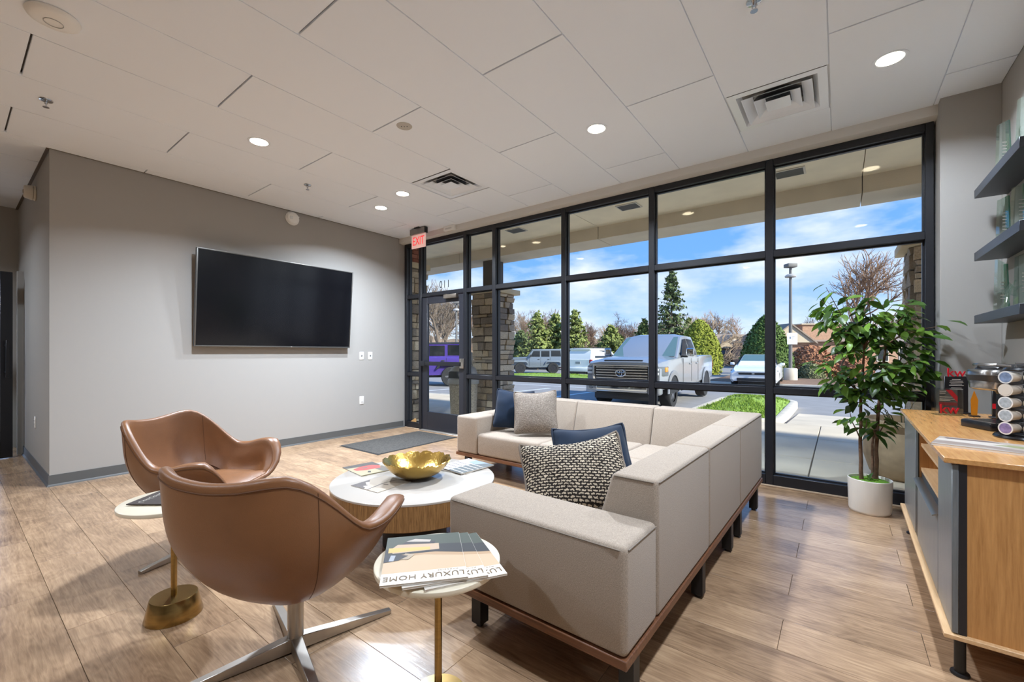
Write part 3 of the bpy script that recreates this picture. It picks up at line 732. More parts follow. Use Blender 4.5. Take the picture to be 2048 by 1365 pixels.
# ------------------------------------------------------------------ swivel shell chairs
def smooth(a, b, x):
    t_ = max(0, min(1, (x - a) / (b - a))); return t_ * t_ * (3 - 2 * t_)
def rim_z(ph):          # height of the rim; ph = 0 at the back centre, pi at the front
    a = abs(ph) / PI * 180
    z = 0.783 - 0.012 * (1 - smooth(0, 30, a)) + 0.012 * smooth(18, 36, a)
    z -= 0.24 * smooth(38, 84, a)
    z += 0.028 * smooth(88, 112, a)
    z -= 0.20 * smooth(118, 146, a)
    return z
def plan_r(ph):         # outline of the shell at its widest
    c, s = abs(math.cos(ph)), abs(math.sin(ph))
    p = 2.7
    ry = 0.37 if math.cos(ph) > 0 else 0.345
    return 1.0 / ((c / ry) ** p + (s / 0.372) ** p) ** (1 / p)
def shell_point(ph, t_, inner):
    zr = rim_z(ph); z0 = 0.245
    z = z0 + (zr - z0) * t_
    q = min(1.0, max(0.0, (z - z0) / 0.42))
    f_ = (1 - (1 - q) ** 2.3) ** 0.62            # bowl
    a = abs(ph) / PI * 180
    r = plan_r(ph) * (0.16 + 0.84 * f_)
    up = max(0, z - 0.60)
    r -= up * 0.10 * smooth(70, 20, a) * -1 if False else 0
    flare = 0.04 * smooth(62, 100, a) * (1 - smooth(132, 160, a)) * smooth(0.62, 1.0, t_)
    r += flare
    lean = 0.16 * max(0, z - 0.42) * smooth(85, 25, a)      # back leans away
    th = 0.036 * (0.6 + 0.4 * smooth(0.2, 0.8, t_))
    th += 0.042 * smooth(66, 100, a) * (1 - smooth(118, 140, a)) * smooth(0.55, 0.95, t_)
    if inner: r -= th
    x = r * math.sin(ph); y = -r * math.cos(ph)
    return (x, y - lean * 0.6, z)
def make_chair(label, loc, rz, base_rz):
    t = thing('swivel_chair', label, 'chair', loc, rz, 'brown leather swivel chairs')
    NP, NT = 72, 16
    rows = []
    for i in range(NP):
        ph = -PI + 2 * PI * i / NP
        prof_ = [shell_point(ph, k / NT, False) for k in range(NT + 1)]
        o_, i_ = Vector(prof_[-1]), Vector(shell_point(ph, 1.0, True))
        mid = (o_ + i_) / 2; hw = (o_ - i_) / 2
        cap = [tuple(mid + hw * math.cos(a) + Vector((0, 0, 0.015 * math.sin(a)))) for a in (R(30), R(60), R(90), R(120), R(150))]
        inn = [shell_point(ph, 1 - k / NT, True) for k in range(0, int(NT * 0.72))]
        rows.append(prof_ + cap + inn)
    m = MB().grid(rows, closed_v=True)
    k = len(rows[0])
    m.f.append(tuple(i * k for i in range(NP))); m.m.append(0)
    m.build('shell', M['leather'], t, angle=70)
    # welt below the rim outside, and panel seams
    MB().tube([Vector(shell_point(-PI + 2 * PI * i / NP, 0.972, False)) + Vector((0.0015 * math.sin(-PI + 2 * PI * i / NP), -0.0015 * math.cos(-PI + 2 * PI * i / NP), 0)) for i in range(NP)], 0.0022, 6, closed=True).build('welt', M['stitch'], t)
    for a in (-52, 52):
        ph = R(a)
        MB().tube([shell_point(ph, k / 24, False) for k in range(3, 25)], 0.0016, 6).build('seam', M['stitch'], t)
        MB().tube([shell_point(R(a * 0.94), k / 24, True) for k in range(10, 25)], 0.0016, 6).build('seam', M['stitch'], t)
    # seat pad, following the inside of the shell
    def inner_r(ph, z):
        zr = rim_z(ph); t_ = min(1.0, (z - 0.245) / max(0.02, zr - 0.245)); q = shell_point(ph, t_, True); return math.hypot(q[0], q[1])
    rows = []
    for q, z in ((0.0, 0.408), (0.55, 0.411), (0.86, 0.405), (0.97, 0.388), (1.0, 0.362)):
        r_ = []
        for i in range(NP):
            ph = -PI + 2 * PI * i / NP
            front = smooth(0.55, 0.9, -math.cos(ph))
            rr = inner_r(ph, min(z, rim_z(ph))) - 0.004 + 0.030 * front
            r_.append((rr * math.sin(ph) * q, -rr * math.cos(ph) * q, z + 0.012 * front))
        rows.append(r_)
    MB().grid(rows, closed_u=True).build('seat_pad', M['leather'], t, angle=70)
    # pedestal and four flat spokes
    b = thing('pedestal', None, None); b.parent = t
    MB().cyl((0, 0, 0.036), (0, 0, 0.25), 0.030, n=28).build('column', M['steel'], b, bevel=0.003, seg=1)
    for k_ in range(4):
        a = base_rz - rz + k_ * PI / 2
        d = Vector((math.cos(a), math.sin(a), 0)); n_ = Vector((-d.y, d.x, 0))
        w0, w1, L = 0.021, 0.014, 0.40
        z = Vector((0, 0, 1))
        p0, p1 = Vector((0, 0, 0)), d * L
        MB().hexa([p0 - n_ * w0 + z * 0.006, p1 - n_ * w1 + z * 0.0, p1 + n_ * w1 + z * 0.0, p0 + n_ * w0 + z * 0.006],
                  [p0 - n_ * w0 + z * 0.062, p1 - n_ * w1 + z * 0.018, p1 + n_ * w1 + z * 0.018, p0 + n_ * w0 + z * 0.062]).build('spoke', M['steel'], b, bevel=0.002, seg=1)
    return t
NEAR = at_depth(591, 706, 1.741); FAR = (-3.14, 1.02)
make_chair('brown leather swivel chair in front, seen from its back', (NEAR.x, NEAR.y, 0), math.atan2(0.92, -0.39) - PI / 2, R(76))
make_chair('brown leather swivel chair farther back, turned to the right', (FAR[0], FAR[1], 0), math.atan2(0.60, 0.80) - PI / 2, R(108))

# ------------------------------------------------------------------ round side tables
def side_table(label, px, d):
    p = at_depth(px, 706, d)
    t = thing('side_table', label, 'side table', (p.x, p.y, 0), 0, 'small round side tables')
    MB().lathe([(0.109, 0.0), (0.110, 0.003), (0.0905, 0.089), (0.088, 0.092), (0.0, 0.092)], 64).build('base', M['brass'], t)
    MB().lathe([(0.012, 0.09), (0.012, 0.512)], 24).build('pole', M['brass'], t)
    MB().lathe([(0.19, 0.510), (0.199, 0.514), (0.201, 0.520), (0.200, 0.529), (0.196, 0.532), (0.0, 0.532)], 96).build('table_top', M['marble'], t)
    MB().lathe([(0.05, 0.504), (0.05, 0.510)], 32).build('mounting_plate', M['brass'], t)
    return p
SIDE_A = side_table('round marble side table with brass base between the two brown chairs', 348, 1.973)
SIDE_B = side_table('round marble side table with brass pole in front of the sofa arm', 876.5, 1.40)

# ------------------------------------------------------------------ coffee table
CT = Vector((-2.165, 1.825, 0)); CTR = 0.505
ct = thing('coffee_table', 'round coffee table with glossy white top and ribbed wood drum', 'coffee table', CT)
MB().lathe([(CTR - 0.004, 0.25), (CTR, 0.254), (CTR, 0.388)], 128).build('drum', wood('zebrano', srgb(112, 78, 44), srgb(176, 134, 84), 0.4, 'z', 3.0, 60), ct)
MB().lathe([(CTR, 0.388), (CTR + 0.002, 0.390), (CTR + 0.002, 0.399), (CTR - 0.002, 0.402), (0, 0.402)], 128).build('top', mat('white_gloss_top', srgb(192, 185, 176), 0.07, spec=0.6), ct)
MB().lathe([(0.20, 0.0), (0.20, 0.25)], 64).build('plinth', mat('dark_plinth', srgb(40, 36, 34), 0.5), ct)
CTZ = 0.402
# ================================================================== MAGAZINES AND BOWL
INK = {}
def ink(r, g, b, rough=0.55):
    k = (r, g, b)
    if k not in INK: INK[k] = mat('print_%d_%d_%d' % k, srgb(r * 0.88, g * 0.87, b * 0.86), rough)
    return INK[k]
PAPER = mat('paper_edge', srgb(222, 216, 206), 0.7)
def magazine(label, loc, rz, w, h, th, base, patches, group, words=()):
    """patches: (colour, outline) with the cover running 0..1 in both directions; words: (text, x, y, size, colour)"""
    t = thing('magazine', label, 'magazine', loc, rz, group)
    MB().box(-w / 2 + 0.001, w / 2 - 0.001, -h / 2 + 0.001, h / 2 - 0.001, 0, th - 0.0006).build('pages', PAPER, t)
    MB().box(-w / 2, w / 2, -h / 2, h / 2, th - 0.0006, th).build('cover', ink(*base), t)
    MB().box(-w / 2 - 0.0008, -w / 2 + 0.001, -h / 2, h / 2, 0, th).build('spine', ink(*base), t)
    for i, (c, poly) in enumerate(patches):
        z = th + 0.00012 * (i + 1)
        P = [((x - 0.5) * w, (y - 0.5) * h, z) for x, y in poly]
        MB().add(P, [tuple(range(len(P)))]).build('printed_area', ink(*c), t, smooth=False)
    for (s, x, y, sz, c, *rest) in words:
        text('printed_words', s, sz, ink(*c), t, ((x - 0.5) * w, (y - 0.5) * h, th + 0.0012), (0, 0, 0), extrude=0.0, sx=rest[0] if rest else 1.0, shear=rest[1] if len(rest) > 1 else 0, spacing=rest[2] if len(rest) > 2 else 1.0)
    return t
def rect(x0, y0, x1, y1): return [(x0, y0), (x1, y0), (x1, y1), (x0, y1)]
LUX = [((238, 232, 222), rect(0, 0.80, 1, 1)), ((214, 186, 152), rect(0, 0.42, 1, 0.80)), ((196, 162, 124), [(0, 0.42), (1, 0.42), (1, 0.50), (0.5, 0.47), (0, 0.56)]),
       ((70, 78, 66), rect(0, 0, 1, 0.36)), ((44, 44, 46), [(0, 0.28), (0.45, 0.24), (1, 0.30), (1, 0.44), (0.35, 0.43), (0, 0.50)]),
       ((206, 178, 150), [(0.30, 0.24), (0.85, 0.20), (0.95, 0.32), (0.9, 0.40), (0.30, 0.38)]), ((228, 190, 110), [(0.42, 0.31), (0.96, 0.27), (0.96, 0.38), (0.42, 0.37)]),
       ((62, 58, 60), [(0.34, 0.18), (0.72, 0.13), (0.80, 0.20), (0.36, 0.24)]), ((196, 186, 176), [(0.40, 0.14), (0.62, 0.09), (0.74, 0.14), (0.42, 0.19)]),
       ((50, 52, 58), [(0.80, 0.44), (1, 0.42), (1, 0.58), (0.82, 0.56)]), ((176, 182, 192), [(0.86, 0.45), (0.92, 0.44), (0.94, 0.56), (0.88, 0.57)]),
       ((184, 166, 142), [(0.62, 0.46), (0.74, 0.42), (0.80, 0.54), (0.70, 0.56)]), ((58, 54, 54), [(0.70, 0.48), (0.80, 0.44), (0.82, 0.56)])]
# title on the edge nearest the viewer: the cover's top points at the camera
mag_rz = math.atan2(0.713 - 0.927, -1.003 + 1.259) - PI / 2
def lux(label, x, y, z, rz):
    magazine(label, (x, y, z), rz, 0.245, 0.315, 0.0065, (236, 230, 220), LUX, 'luxury home magazines',
             [('LUXURY HOME', 0.5, 0.90, 0.036, (120, 96, 58), 0.90, 0, 1.05), ('MAGAZINE', 0.22, 0.825, 0.010, (150, 126, 84), 1.0, 0, 1.3)])
lux('bottom LUXURY HOME magazine of the fanned stack, farthest to the right', -0.990, 0.995, 0.5325, mag_rz + R(9))
lux('middle LUXURY HOME magazine of the fanned stack of three', -1.020, 0.958, 0.5405, mag_rz + R(4))
lux('top LUXURY HOME magazine with a lit house on the cover', -1.050, 0.922, 0.5485, mag_rz - R(1))
# left side table
GRN = [((58, 46, 40), rect(0, 0, 1, 1)), ((98, 128, 84), rect(0.0, 0, 1, 0.42)), ((150, 176, 128), [(0, 0.05), (0.7, 0.0), (1, 0.1), (0.4, 0.3)]), ((206, 206, 190), [(0.0, 0.3), (1, 0.2), (1, 0.26), (0, 0.36)]),
       ((216, 158, 106), [(0.45, 0.45), (0.78, 0.40), (0.92, 0.55), (0.80, 0.66), (0.55, 0.62)]), ((150, 96, 66), [(0.55, 0.5), (0.75, 0.48), (0.72, 0.58)])]
magazine('lower magazine sticking out on the left side table', (SIDE_A.x + 0.035, SIDE_A.y + 0.035, 0.5322), R(118), 0.2, 0.26, 0.004, (120, 108, 92), [], 'magazines on the left side table')
g1 = magazine('dark magazine with a green and orange cover on the left side table', (SIDE_A.x - 0.005, SIDE_A.y + 0.005, 0.5366), R(128), 0.205, 0.265, 0.004, (58, 46, 40), GRN, 'magazines on the left side table')
for k in range(9):     # white script title, too small to read
    cx_ = -0.075 + 0.0185 * k
    MB().tube([(cx_ + 0.010 * math.cos(a) , 0.088 + 0.009 * math.sin(a) * (1.3 if k % 3 == 0 else 0.8), 0.0046) for a in [0.5 * j for j in range(10)]], 0.0011, 5).build('title_stroke', ink(240, 236, 226), g1)
# coffee table
magazine('magazine with a big red bloom on a dark cover on the white table', (-2.575, 1.752, CTZ), R(172), 0.285, 0.22, 0.006, (176, 166, 132),
         [((66, 62, 56), [(0.55, 0.0), (1, 0), (1, 1), (0.80, 1), (0.72, 0.5)]), ((104, 96, 84), [(0, 0), (0.5, 0), (0.45, 0.35), (0, 0.3)]),
          ((214, 66, 58), [(0.35, 0.15), (0.55, 0.05), (0.72, 0.2), (0.74, 0.6), (0.62, 0.88), (0.46, 0.86), (0.36, 0.6)]), ((120, 92, 80), [(0.52, 0.45), (0.62, 0.42), (0.63, 0.60), (0.54, 0.62)]),
          ((38, 34, 32), [(0.12, 0.62), (0.22, 0.56), (0.26, 0.62), (0.16, 0.70)])], 'magazines on the coffee table')
magazine('red covered magazine half hidden under the gold bowl', (-2.38, 1.93, CTZ), R(160), 0.25, 0.21, 0.005, (96, 58, 56), [((192, 60, 66), [(0.3, 0.1), (0.95, 0.05), (0.95, 0.7), (0.5, 0.9)])], 'magazines on the coffee table')
magazine('beige magazine with fine arched lines in front of the gold bowl', (-2.215, 1.607, CTZ), R(4), 0.24, 0.255, 0.004, (196, 182, 162),
         [((92, 84, 80), [(0, 0), (0.5, 0), (0.28, 0.3), (0, 0.55)]), ((206, 198, 188), [(0.3, 0.12), (0.62, 0.02), (0.66, 0.10), (0.36, 0.22)]), ((206, 198, 188), [(0.10, 0.34), (0.30, 0.22), (0.34, 0.28), (0.14, 0.42)]),
          ((60, 52, 48), [(0.60, 0.0), (0.63, 0.0), (0.55, 0.5), (0.60, 0.9), (0.57, 0.9), (0.52, 0.5)]), ((86, 72, 64), [(0.62, 0.45), (0.74, 0.50), (0.72, 0.54), (0.62, 0.49)])], 'magazines on the coffee table')
bars = [((206, 206, 210), [(0, 0), (0.5, 0), (0.5, 1), (0, 1)]), ((108, 116, 118), [(0.5, 0), (1, 0), (1, 1), (0.5, 1)]), ((150, 168, 196), [(0.3, 0.75), (0.6, 0.72), (0.8, 1), (0.3, 1)])]
for k in range(5): bars.append(((232, 228, 224), [(0.05, 0.08 + 0.15 * k), (0.98, 0.06 + 0.15 * k), (0.98, 0.085 + 0.15 * k), (0.05, 0.115 + 0.15 * k)]))
for k in range(4): bars.append(((126, 110, 104), [(0.02, 0.14 + 0.15 * k), (0.45, 0.13 + 0.15 * k), (0.45, 0.145 + 0.15 * k), (0.02, 0.16 + 0.15 * k)]))
magazine('lower magazine under the striped one beside the gold bowl', (-2.085, 2.175, CTZ), R(10), 0.25, 0.27, 0.006, (150, 138, 122), [], 'magazines on the coffee table')
magazine('magazine with a striped grey and white cover at the right of the table', (-2.075, 2.195, CTZ + 0.0062), R(-6), 0.27, 0.30, 0.006, (214, 210, 206), bars, 'magazines on the coffee table')

# gold bowl with a torn-looking rim
bowl = thing('gold_bowl', 'hammered gold bowl with a ragged rim on the white table', 'bowl', (-2.15, 1.83, CTZ + 0.0105))
GOLD = mat('hammered_gold', srgb(206, 170, 92), 0.24, metal=1, bump=0.25, bump_scale=55, noise_amt=0.1, noise_scale=12)
NB = 160
rng = random.Random(5)
lobes = []; a = 0
while a < 2 * PI - 0.25:
    w_ = rng.uniform(0.30, 0.52); lobes.append((a, w_)); a += w_
def rim_h(ph):
    for a0, w_ in lobes:
        if a0 <= ph < a0 + w_ or (a0, w_) == lobes[-1]:
            u = min(1, (ph - a0) / w_); return 0.094 + 0.015 * math.sin(PI * u) ** 0.5 + 0.007 * noise.noise(Vector((ph * 11, 0, 3)))
rows = []
for i in range(NB):
    ph = 2 * PI * i / NB; H = rim_h(ph)
    def bp(t_, off):
        z = H * t_; r = 0.06 + (0.218 - 0.06) * (t_ * H / 0.11) ** 0.44 - off
        return (r * math.cos(ph), r * math.sin(ph), z + off * 0.8)
    rows.append([(0.001 * math.cos(ph), 0.001 * math.sin(ph), 0)] + [bp(k / 12, 0) for k in range(13)] + [bp(1 - k / 12, 0.004) for k in range(13)] + [(0.001 * math.cos(ph), 0.001 * math.sin(ph), 0.0045)])
MB().grid(rows, closed_v=True).build('shell', GOLD, bowl, angle=60)

# ================================================================== OAK CABINET
OAK = wood('oak_veneer', srgb(166, 116, 64), srgb(198, 146, 88), 0.34, 'z', 2.5, 34)
OAKY = wood('oak_veneer_top', srgb(170, 120, 68), srgb(202, 152, 94), 0.22, 'y', 2.5, 34, spec=0.6)
OAKE = wood('oak_edge', srgb(192, 152, 108), srgb(214, 178, 134), 0.45, 'y', 2.5, 34)
GREYD = wood('graphite_laminate', srgb(92, 96, 98), srgb(112, 116, 118), 0.30, 'z', 2.0, 60, spec=0.6)
cab = thing('sideboard', 'oak sideboard with dark grey doors and open shelves along the right wall', 'sideboard', (0.306, 2.215, 0), R(-0.9))
CL, CD, ZT = 1.735, 0.545, 0.817
MB().box(0, CD, 0, CL, ZT - 0.02, ZT).build('top_panel', OAKY, cab, bevel=0.002, seg=1)
MB().box(0, CD, 0, CL, 0.158, 0.174).build('bottom_panel', OAKE, cab, bevel=0.002, seg=1)
MB().box(0.062, CD, 0.022, 0.040, 0.174, ZT - 0.02).build('side_panel', OAK, cab)
MB().box(0.062, CD, CL - 0.040, CL - 0.022, 0.174, ZT - 0.02).build('side_panel', OAK, cab)
for y in (0.030, CL - 0.030):
    MB().box(0.034, 0.062, y - 0.014, y + 0.014, 0.174, ZT - 0.02).build('corner_post', M['black'], cab, bevel=0.001, seg=1)
MB().box(CD - 0.012, CD, 0.04, CL - 0.04, 0.174, ZT - 0.02).build('back_panel', OAK, cab)
N0, N1 = 0.325, 1.02
MB().box(0.022, 0.040, 0.012, N0 - 0.004, 0.178, ZT - 0.024).build('door', GREYD, cab, bevel=0.002, seg=1)
MB().box(0.022, 0.040, N1 + 0.10, CL - 0.012, 0.178, ZT - 0.024).build('door', GREYD, cab, bevel=0.002, seg=1)
MB().box(0.030, CD - 0.012, N0 - 0.018, N0, 0.174, ZT - 0.02).build('divider', OAK, cab)
MB().box(0.030, CD - 0.012, N1, N1 + 0.018, 0.174, ZT - 0.02).build('divider', OAK, cab)
MB().box(0.024, 0.040, N1 + 0.004, N1 + 0.096, 0.178, ZT - 0.024).build('filler_strip', M['black'], cab)
MB().box(0.036, CD - 0.012, N0, N1, 0.556, 0.572).build('shelf', OAKE, cab)
MB().box(0.036, CD - 0.05, N0, N1, 0.690, 0.704).build('shelf', OAKE, cab)
fl = MB().box(0.022, 0.040, N0 + 0.003, N1 - 0.003, 0.178, 0.512).build('drop_door', GREYD, cab, bevel=0.002, seg=1)
MB().prism([(0.004, 0.505), (0.024, 0.514), (0.060, 0.514), (0.060, 0.518), (0.022, 0.518), (0.003, 0.509)], 'y', N0 + 0.004, N1 - 0.004).build('pull_edge', M['steel'], fl)
MB().box(0.038, 0.046, N0, N1, 0.512, 0.556).build('shadow_rail', M['black'], cab)
for x, y in ((0.052, 0.075), (CD - 0.06, 0.075), (0.052, CL - 0.075), (CD - 0.06, CL - 0.075)):
    MB().lathe([(0.026, 0.0), (0.028, 0.004), (0.026, 0.010), (0.0165, 0.012), (0.0165, 0.158)], 28, (x, y, 0)).build('leg', M['leg_black'], cab)
t = thing('power_cord', 'pale grey power cord lying on the floor under the sideboard', 'cord', (0, 0, 0))
MB().tube([(0.62, 2.50, 0.006), (0.60, 2.42, 0.006), (0.60, 2.30, 0.006), (0.66, 2.16, 0.006), (0.76, 2.06, 0.006), (0.84, 2.0, 0.006)], 0.0045, 10).build('cable', mat('cord_grey', srgb(206, 200, 192), 0.5), t)

def cabp(x, y, z=0.0):
    a = R(-0.9); return (0.306 + x * math.cos(a) - y * math.sin(a), 2.215 + x * math.sin(a) + y * math.cos(a), ZT + z)
# coffee machine
cm = thing('coffee_machine', 'chrome and black single cup coffee machine on the oak sideboard', 'coffee machine', cabp(0.375, 1.02), R(118))
BLK = mat('black_gloss_plastic', srgb(20, 21, 25), 0.22); SIL = mat('satin_silver', srgb(176, 174, 172), 0.22, metal=1); GUN = mat('gunmetal', srgb(84, 82, 82), 0.35, metal=0.7)
# local: +y points to the front
MB().prism([(-0.085, 0.17), (-0.10, 0.10), (-0.10, -0.14), (0.10, -0.14), (0.10, 0.10), (0.085, 0.17)], 'z', 0.0, 0.038).build('drip_tray', BLK, cm, bevel=0.006)
for k in range(8): MB().box(-0.085, 0.085, 0.03 + 0.017 * k, 0.038 + 0.017 * k, 0.038, 0.041).build('tray_slat', SIL, cm)
MB().box(-0.095, 0.095, -0.14, -0.02, 0.036, 0.20).build('rear_body', GUN, cm, bevel=0.012)
MB().box(-0.095, -0.060, -0.03, 0.005, 0.036, 0.20).build('column', SIL, cm, bevel=0.006)
MB().box(0.060, 0.095, -0.03, 0.005, 0.036, 0.20).build('column', BLK, cm, bevel=0.006)
head = []
for z, s_, yf in ((0.195, 0.90, 0.140), (0.205, 0.97, 0.160), (0.285, 1.0, 0.175), (0.298, 0.96, 0.165)):
    head.append([(0.105 * s_ * math.copysign(abs(math.cos(a)) ** 0.6, math.cos(a)), (yf if math.sin(a) > 0 else 0.145) * math.copysign(abs(math.sin(a)) ** 0.75, math.sin(a)), z) for a in [2 * PI * i / 48 for i in range(48)]])
hm = MB().grid(head, closed_u=True); hm.f.append(tuple(range(48))); hm.m.append(0); hm.f.append(tuple(3 * 48 + i for i in range(48))); hm.m.append(0)
hm.build('brew_head', SIL, cm, angle=50)
MB().grid([[(x * 1.012, y * 1.012, 0.222 + (z - 0.195) * 0.55) for x, y, z in r] for r in head[1:3]], closed_u=True).build('head_band', GUN, cm)
lid = []
for z, s_ in ((0.298, 0.95), (0.312, 0.90), (0.322, 0.70), (0.325, 0.3)):
    lid.append([(0.105 * s_ * math.copysign(abs(math.cos(a)) ** 0.6, math.cos(a)), 0.145 * s_ * math.copysign(abs(math.sin(a)) ** 0.75, math.sin(a)) - (z - 0.298) * 0.4, z) for a in [2 * PI * i / 48 for i in range(48)]])
lm = MB().grid(lid, closed_u=True); lm.f.append(tuple(3 * 48 + i for i in range(48))); lm.m.append(0)
lm.build('lid', GUN, cm, angle=50)
MB().tube([(-0.075, 0.08, 0.318), (-0.06, 0.125, 0.322), (0, 0.145, 0.324), (0.06, 0.125, 0.322), (0.075, 0.08, 0.318)], 0.008, 10).build('lid_handle', SIL, cm)
MB().cyl((0, 0.05, 0.195), (0, 0.05, 0.175), 0.03, 0.02).build('spout', BLK, cm)

# pod carousel and pods
CAR = Vector(cabp(0.345, 0.70))
car = thing('pod_carousel', 'round black wire carousel for coffee pods beside the coffee machine', 'pod holder', CAR)
MB().lathe([(0.098, 0.0), (0.100, 0.006), (0.096, 0.014), (0.03, 0.018), (0.0, 0.018)], 48).build('base', BLK, car)
MB().lathe([(0.008, 0.016), (0.008, 0.322)], 12).build('post', M['black'], car)
MB().lathe([(0.05, 0.300), (0.07, 0.306), (0.06, 0.316), (0.0, 0.322)], 40).build('cap', BLK, car)
for k in range(6):
    z = 0.022 + 0.0555 * k
    MB().tube([(0.075 * math.cos(2 * PI * i / 40), 0.075 * math.sin(2 * PI * i / 40), z) for i in range(40)], 0.0022, 6, closed=True).build('hoop', M['black'], car)
MB().tube([(-0.03, 0, 0.318), (-0.03, 0, 0.335), (0.03, 0, 0.335), (0.03, 0, 0.318)], 0.004, 8).build('handle', M['chrome'], car)
POD = mat('pod_cup', srgb(206, 196, 182), 0.4); RIMM = mat('pod_rim', srgb(214, 212, 208), 0.35)
FOILS = [mat('pod_foil_blue', srgb(128, 146, 176), 0.3, metal=0.4, noise_amt=0.3, noise_scale=60), mat('pod_foil_silver', srgb(186, 194, 200), 0.25, metal=0.5, noise_amt=0.3, noise_scale=70),
         mat('pod_foil_violet', srgb(134, 120, 164), 0.3, metal=0.3, noise_amt=0.3, noise_scale=60), mat('pod_foil_brown', srgb(150, 128, 110), 0.35, metal=0.3, noise_amt=0.3, noise_scale=60)]
row_names = ['bottom row', 'second row from the bottom', 'middle row', 'second row from the top', 'top row']
view = math.atan2(-CAR.y, -CAR.x)
for r in range(5):
    for c, (da, side) in enumerate(((-0.62, 'left'), (0.22, 'right'), (1.06, 'rear'))):
        a = view + da
        z = 0.048 + 0.0565 * r
        empty = (r == 3 and c == 0)
        lb = ('empty ring pod in the %s of the carousel, %s side' if empty else 'coffee pod in the %s of the carousel, %s side') % (row_names[r], side)
        p = thing('coffee_pod', lb, 'coffee pod', CAR + Vector((0, 0, z)), a, 'coffee pods in the carousel')
        MB().cyl((0.045, 0, 0), (0.098, 0, 0), 0.019, 0.0245, n=24).build('cup', POD, p)
        MB().cyl((0.098, 0, 0), (0.1005, 0, 0), 0.0275, 0.0275, n=32).build('rim', RIMM if not empty else POD, p)
        MB().cyl((0.1005, 0, 0), (0.1012, 0, 0), 0.0225, 0.022, n=32).build('foil', POD if empty else FOILS[[2, 1, 1, 0, 0][r] if c == 0 else [0, 3, 0, 0, 3][r]], p)

# magazine at the front of the sideboard
magazine('open looking brochure with a blurred grey and green cover on the sideboard', (0.478, 2.555, ZT), R(-14), 0.30, 0.235, 0.009, (176, 166, 156),
         [((150, 136, 128), [(0, 0.1), (0.5, 0.2), (0.9, 0), (1, 0.2), (0.4, 0.5), (0, 0.4)]), ((206, 198, 190), [(0, 0.5), (0.6, 0.4), (1, 0.6), (0.5, 0.8), (0, 0.7)]), ((146, 152, 110), [(0.55, 0.55), (0.95, 0.45), (1, 0.65), (0.7, 0.75)]),
          ((118, 100, 96), [(0.1, 0.75), (0.6, 0.85), (0.5, 0.95), (0.05, 0.9)])], 'printed matter on the sideboard')
# acrylic stand and plaques
ACR = glass_mat('clear_acrylic', (0.93, 0.96, 0.95, 1), gloss=0.10)
KWR = mat('logo_red', srgb(196, 22, 40), 0.35); WHT = ink(226, 222, 216); DRK = mat('plaque_black', srgb(28, 28, 32), 0.3); GRYP = ink(120, 118, 116)
def face_view(p): return math.atan2(-p[1], -p[0]) + PI / 2      # local -y faces the camera
p = cabp(0.200, 1.52); s1 = thing('sign_holder', 'clear acrylic sign holder with a red ribbon print and red letters', 'sign holder', p, R(14))
MB().box(-0.075, 0.075, -0.001, 0.003, 0.004, 0.165).box(-0.075, 0.075, -0.05, 0.03, 0, 0.004).build('acrylic', ACR, s1, smooth=False)
MB().box(-0.038, 0.050, 0.004, 0.0055, 0.008, 0.155).build('printed_card', GRYP, s1)
MB().prism([(-0.005, 0.155), (0.022, 0.155), (0.050, 0.115), (0.050, 0.078)], 'y', 0.0028, 0.0038).build('ribbon', KWR, s1)
MB().box(-0.038, 0.05, 0.0025, 0.0035, 0.058, 0.078).build('red_band', ink(150, 50, 56), s1)
for z, l_ in ((0.145, 0.03), (0.133, 0.028), (0.110, 0.06), (0.098, 0.07), (0.090, 0.05)): MB().box(-0.034, -0.034 + l_, 0.0022, 0.0027, z - 0.002, z + 0.002).build('print_line', WHT, s1)
text('logo_letters', 'kw', 0.082, KWR, s1, (0.008, -0.004, 0.034), (R(90), 0, 0), extrude=0.003, sx=0.95)
p = cabp(0.255, 1.63); s2 = thing('award_plaque', 'tall black plaque with red letters on top behind the acrylic holder', 'plaque', p, R(10))
MB().box(-0.055, 0.055, 0, 0.014, 0.012, 0.235).box(-0.06, 0.06, -0.02, 0.03, 0, 0.012).build('slab', DRK, s2, bevel=0.002, seg=1)
for z, l_ in ((0.215, 0.02), (0.205, 0.03), (0.196, 0.032), (0.187, 0.026), (0.178, 0.034), (0.162, 0.024), (0.154, 0.03)): MB().box(-l_, l_, -0.001, 0.0002, z - 0.0016, z + 0.0016).build('print_line', WHT, s2)
text('logo_letters', 'kw', 0.078, KWR, s2, (0.0, 0.004, 0.256), (R(90), 0, 0), extrude=0.004, sx=0.95)
p = cabp(0.435, 1.50); s3 = thing('award_plaque', 'black and red plaque seen through the coffee machine', 'plaque', p, R(2))
MB().box(-0.05, 0.055, 0, 0.016, 0.01, 0.17).box(-0.06, 0.06, -0.03, 0.03, 0, 0.01).build('slab', DRK, s3, bevel=0.002, seg=1)
MB().box(-0.05, 0.03, -0.001, 0.0003, 0.055, 0.085).build('red_band', KWR, s3); MB().box(0.055, 0.075, 0, 0.02, 0.01, 0.165).build('red_edge', ink(120, 30, 36), s3)
for z, l_ in ((0.148, 0.02), (0.128, 0.024), (0.118, 0.026), (0.032, 0.024)): MB().box(-l_ - 0.01, l_ - 0.01, -0.001, 0.0002, z - 0.003, z + 0.003).build('print_line', WHT, s3)
p = cabp(0.315, 1.52); s4 = thing('amber_award', 'small amber glass award behind the coffee machine', 'award', p, 0)
MB().prism([(-0.012, 0.008), (0.012, 0.008), (0.016, 0.10), (0.0, 0.155), (-0.014, 0.10)], 'y', -0.006, 0.006).build('amber', mat('amber_glass', srgb(186, 120, 34), 0.12, spec=0.6), s4)
MB().box(-0.022, 0.022, -0.02, 0.02, 0, 0.008).build('foot', DRK, s4)

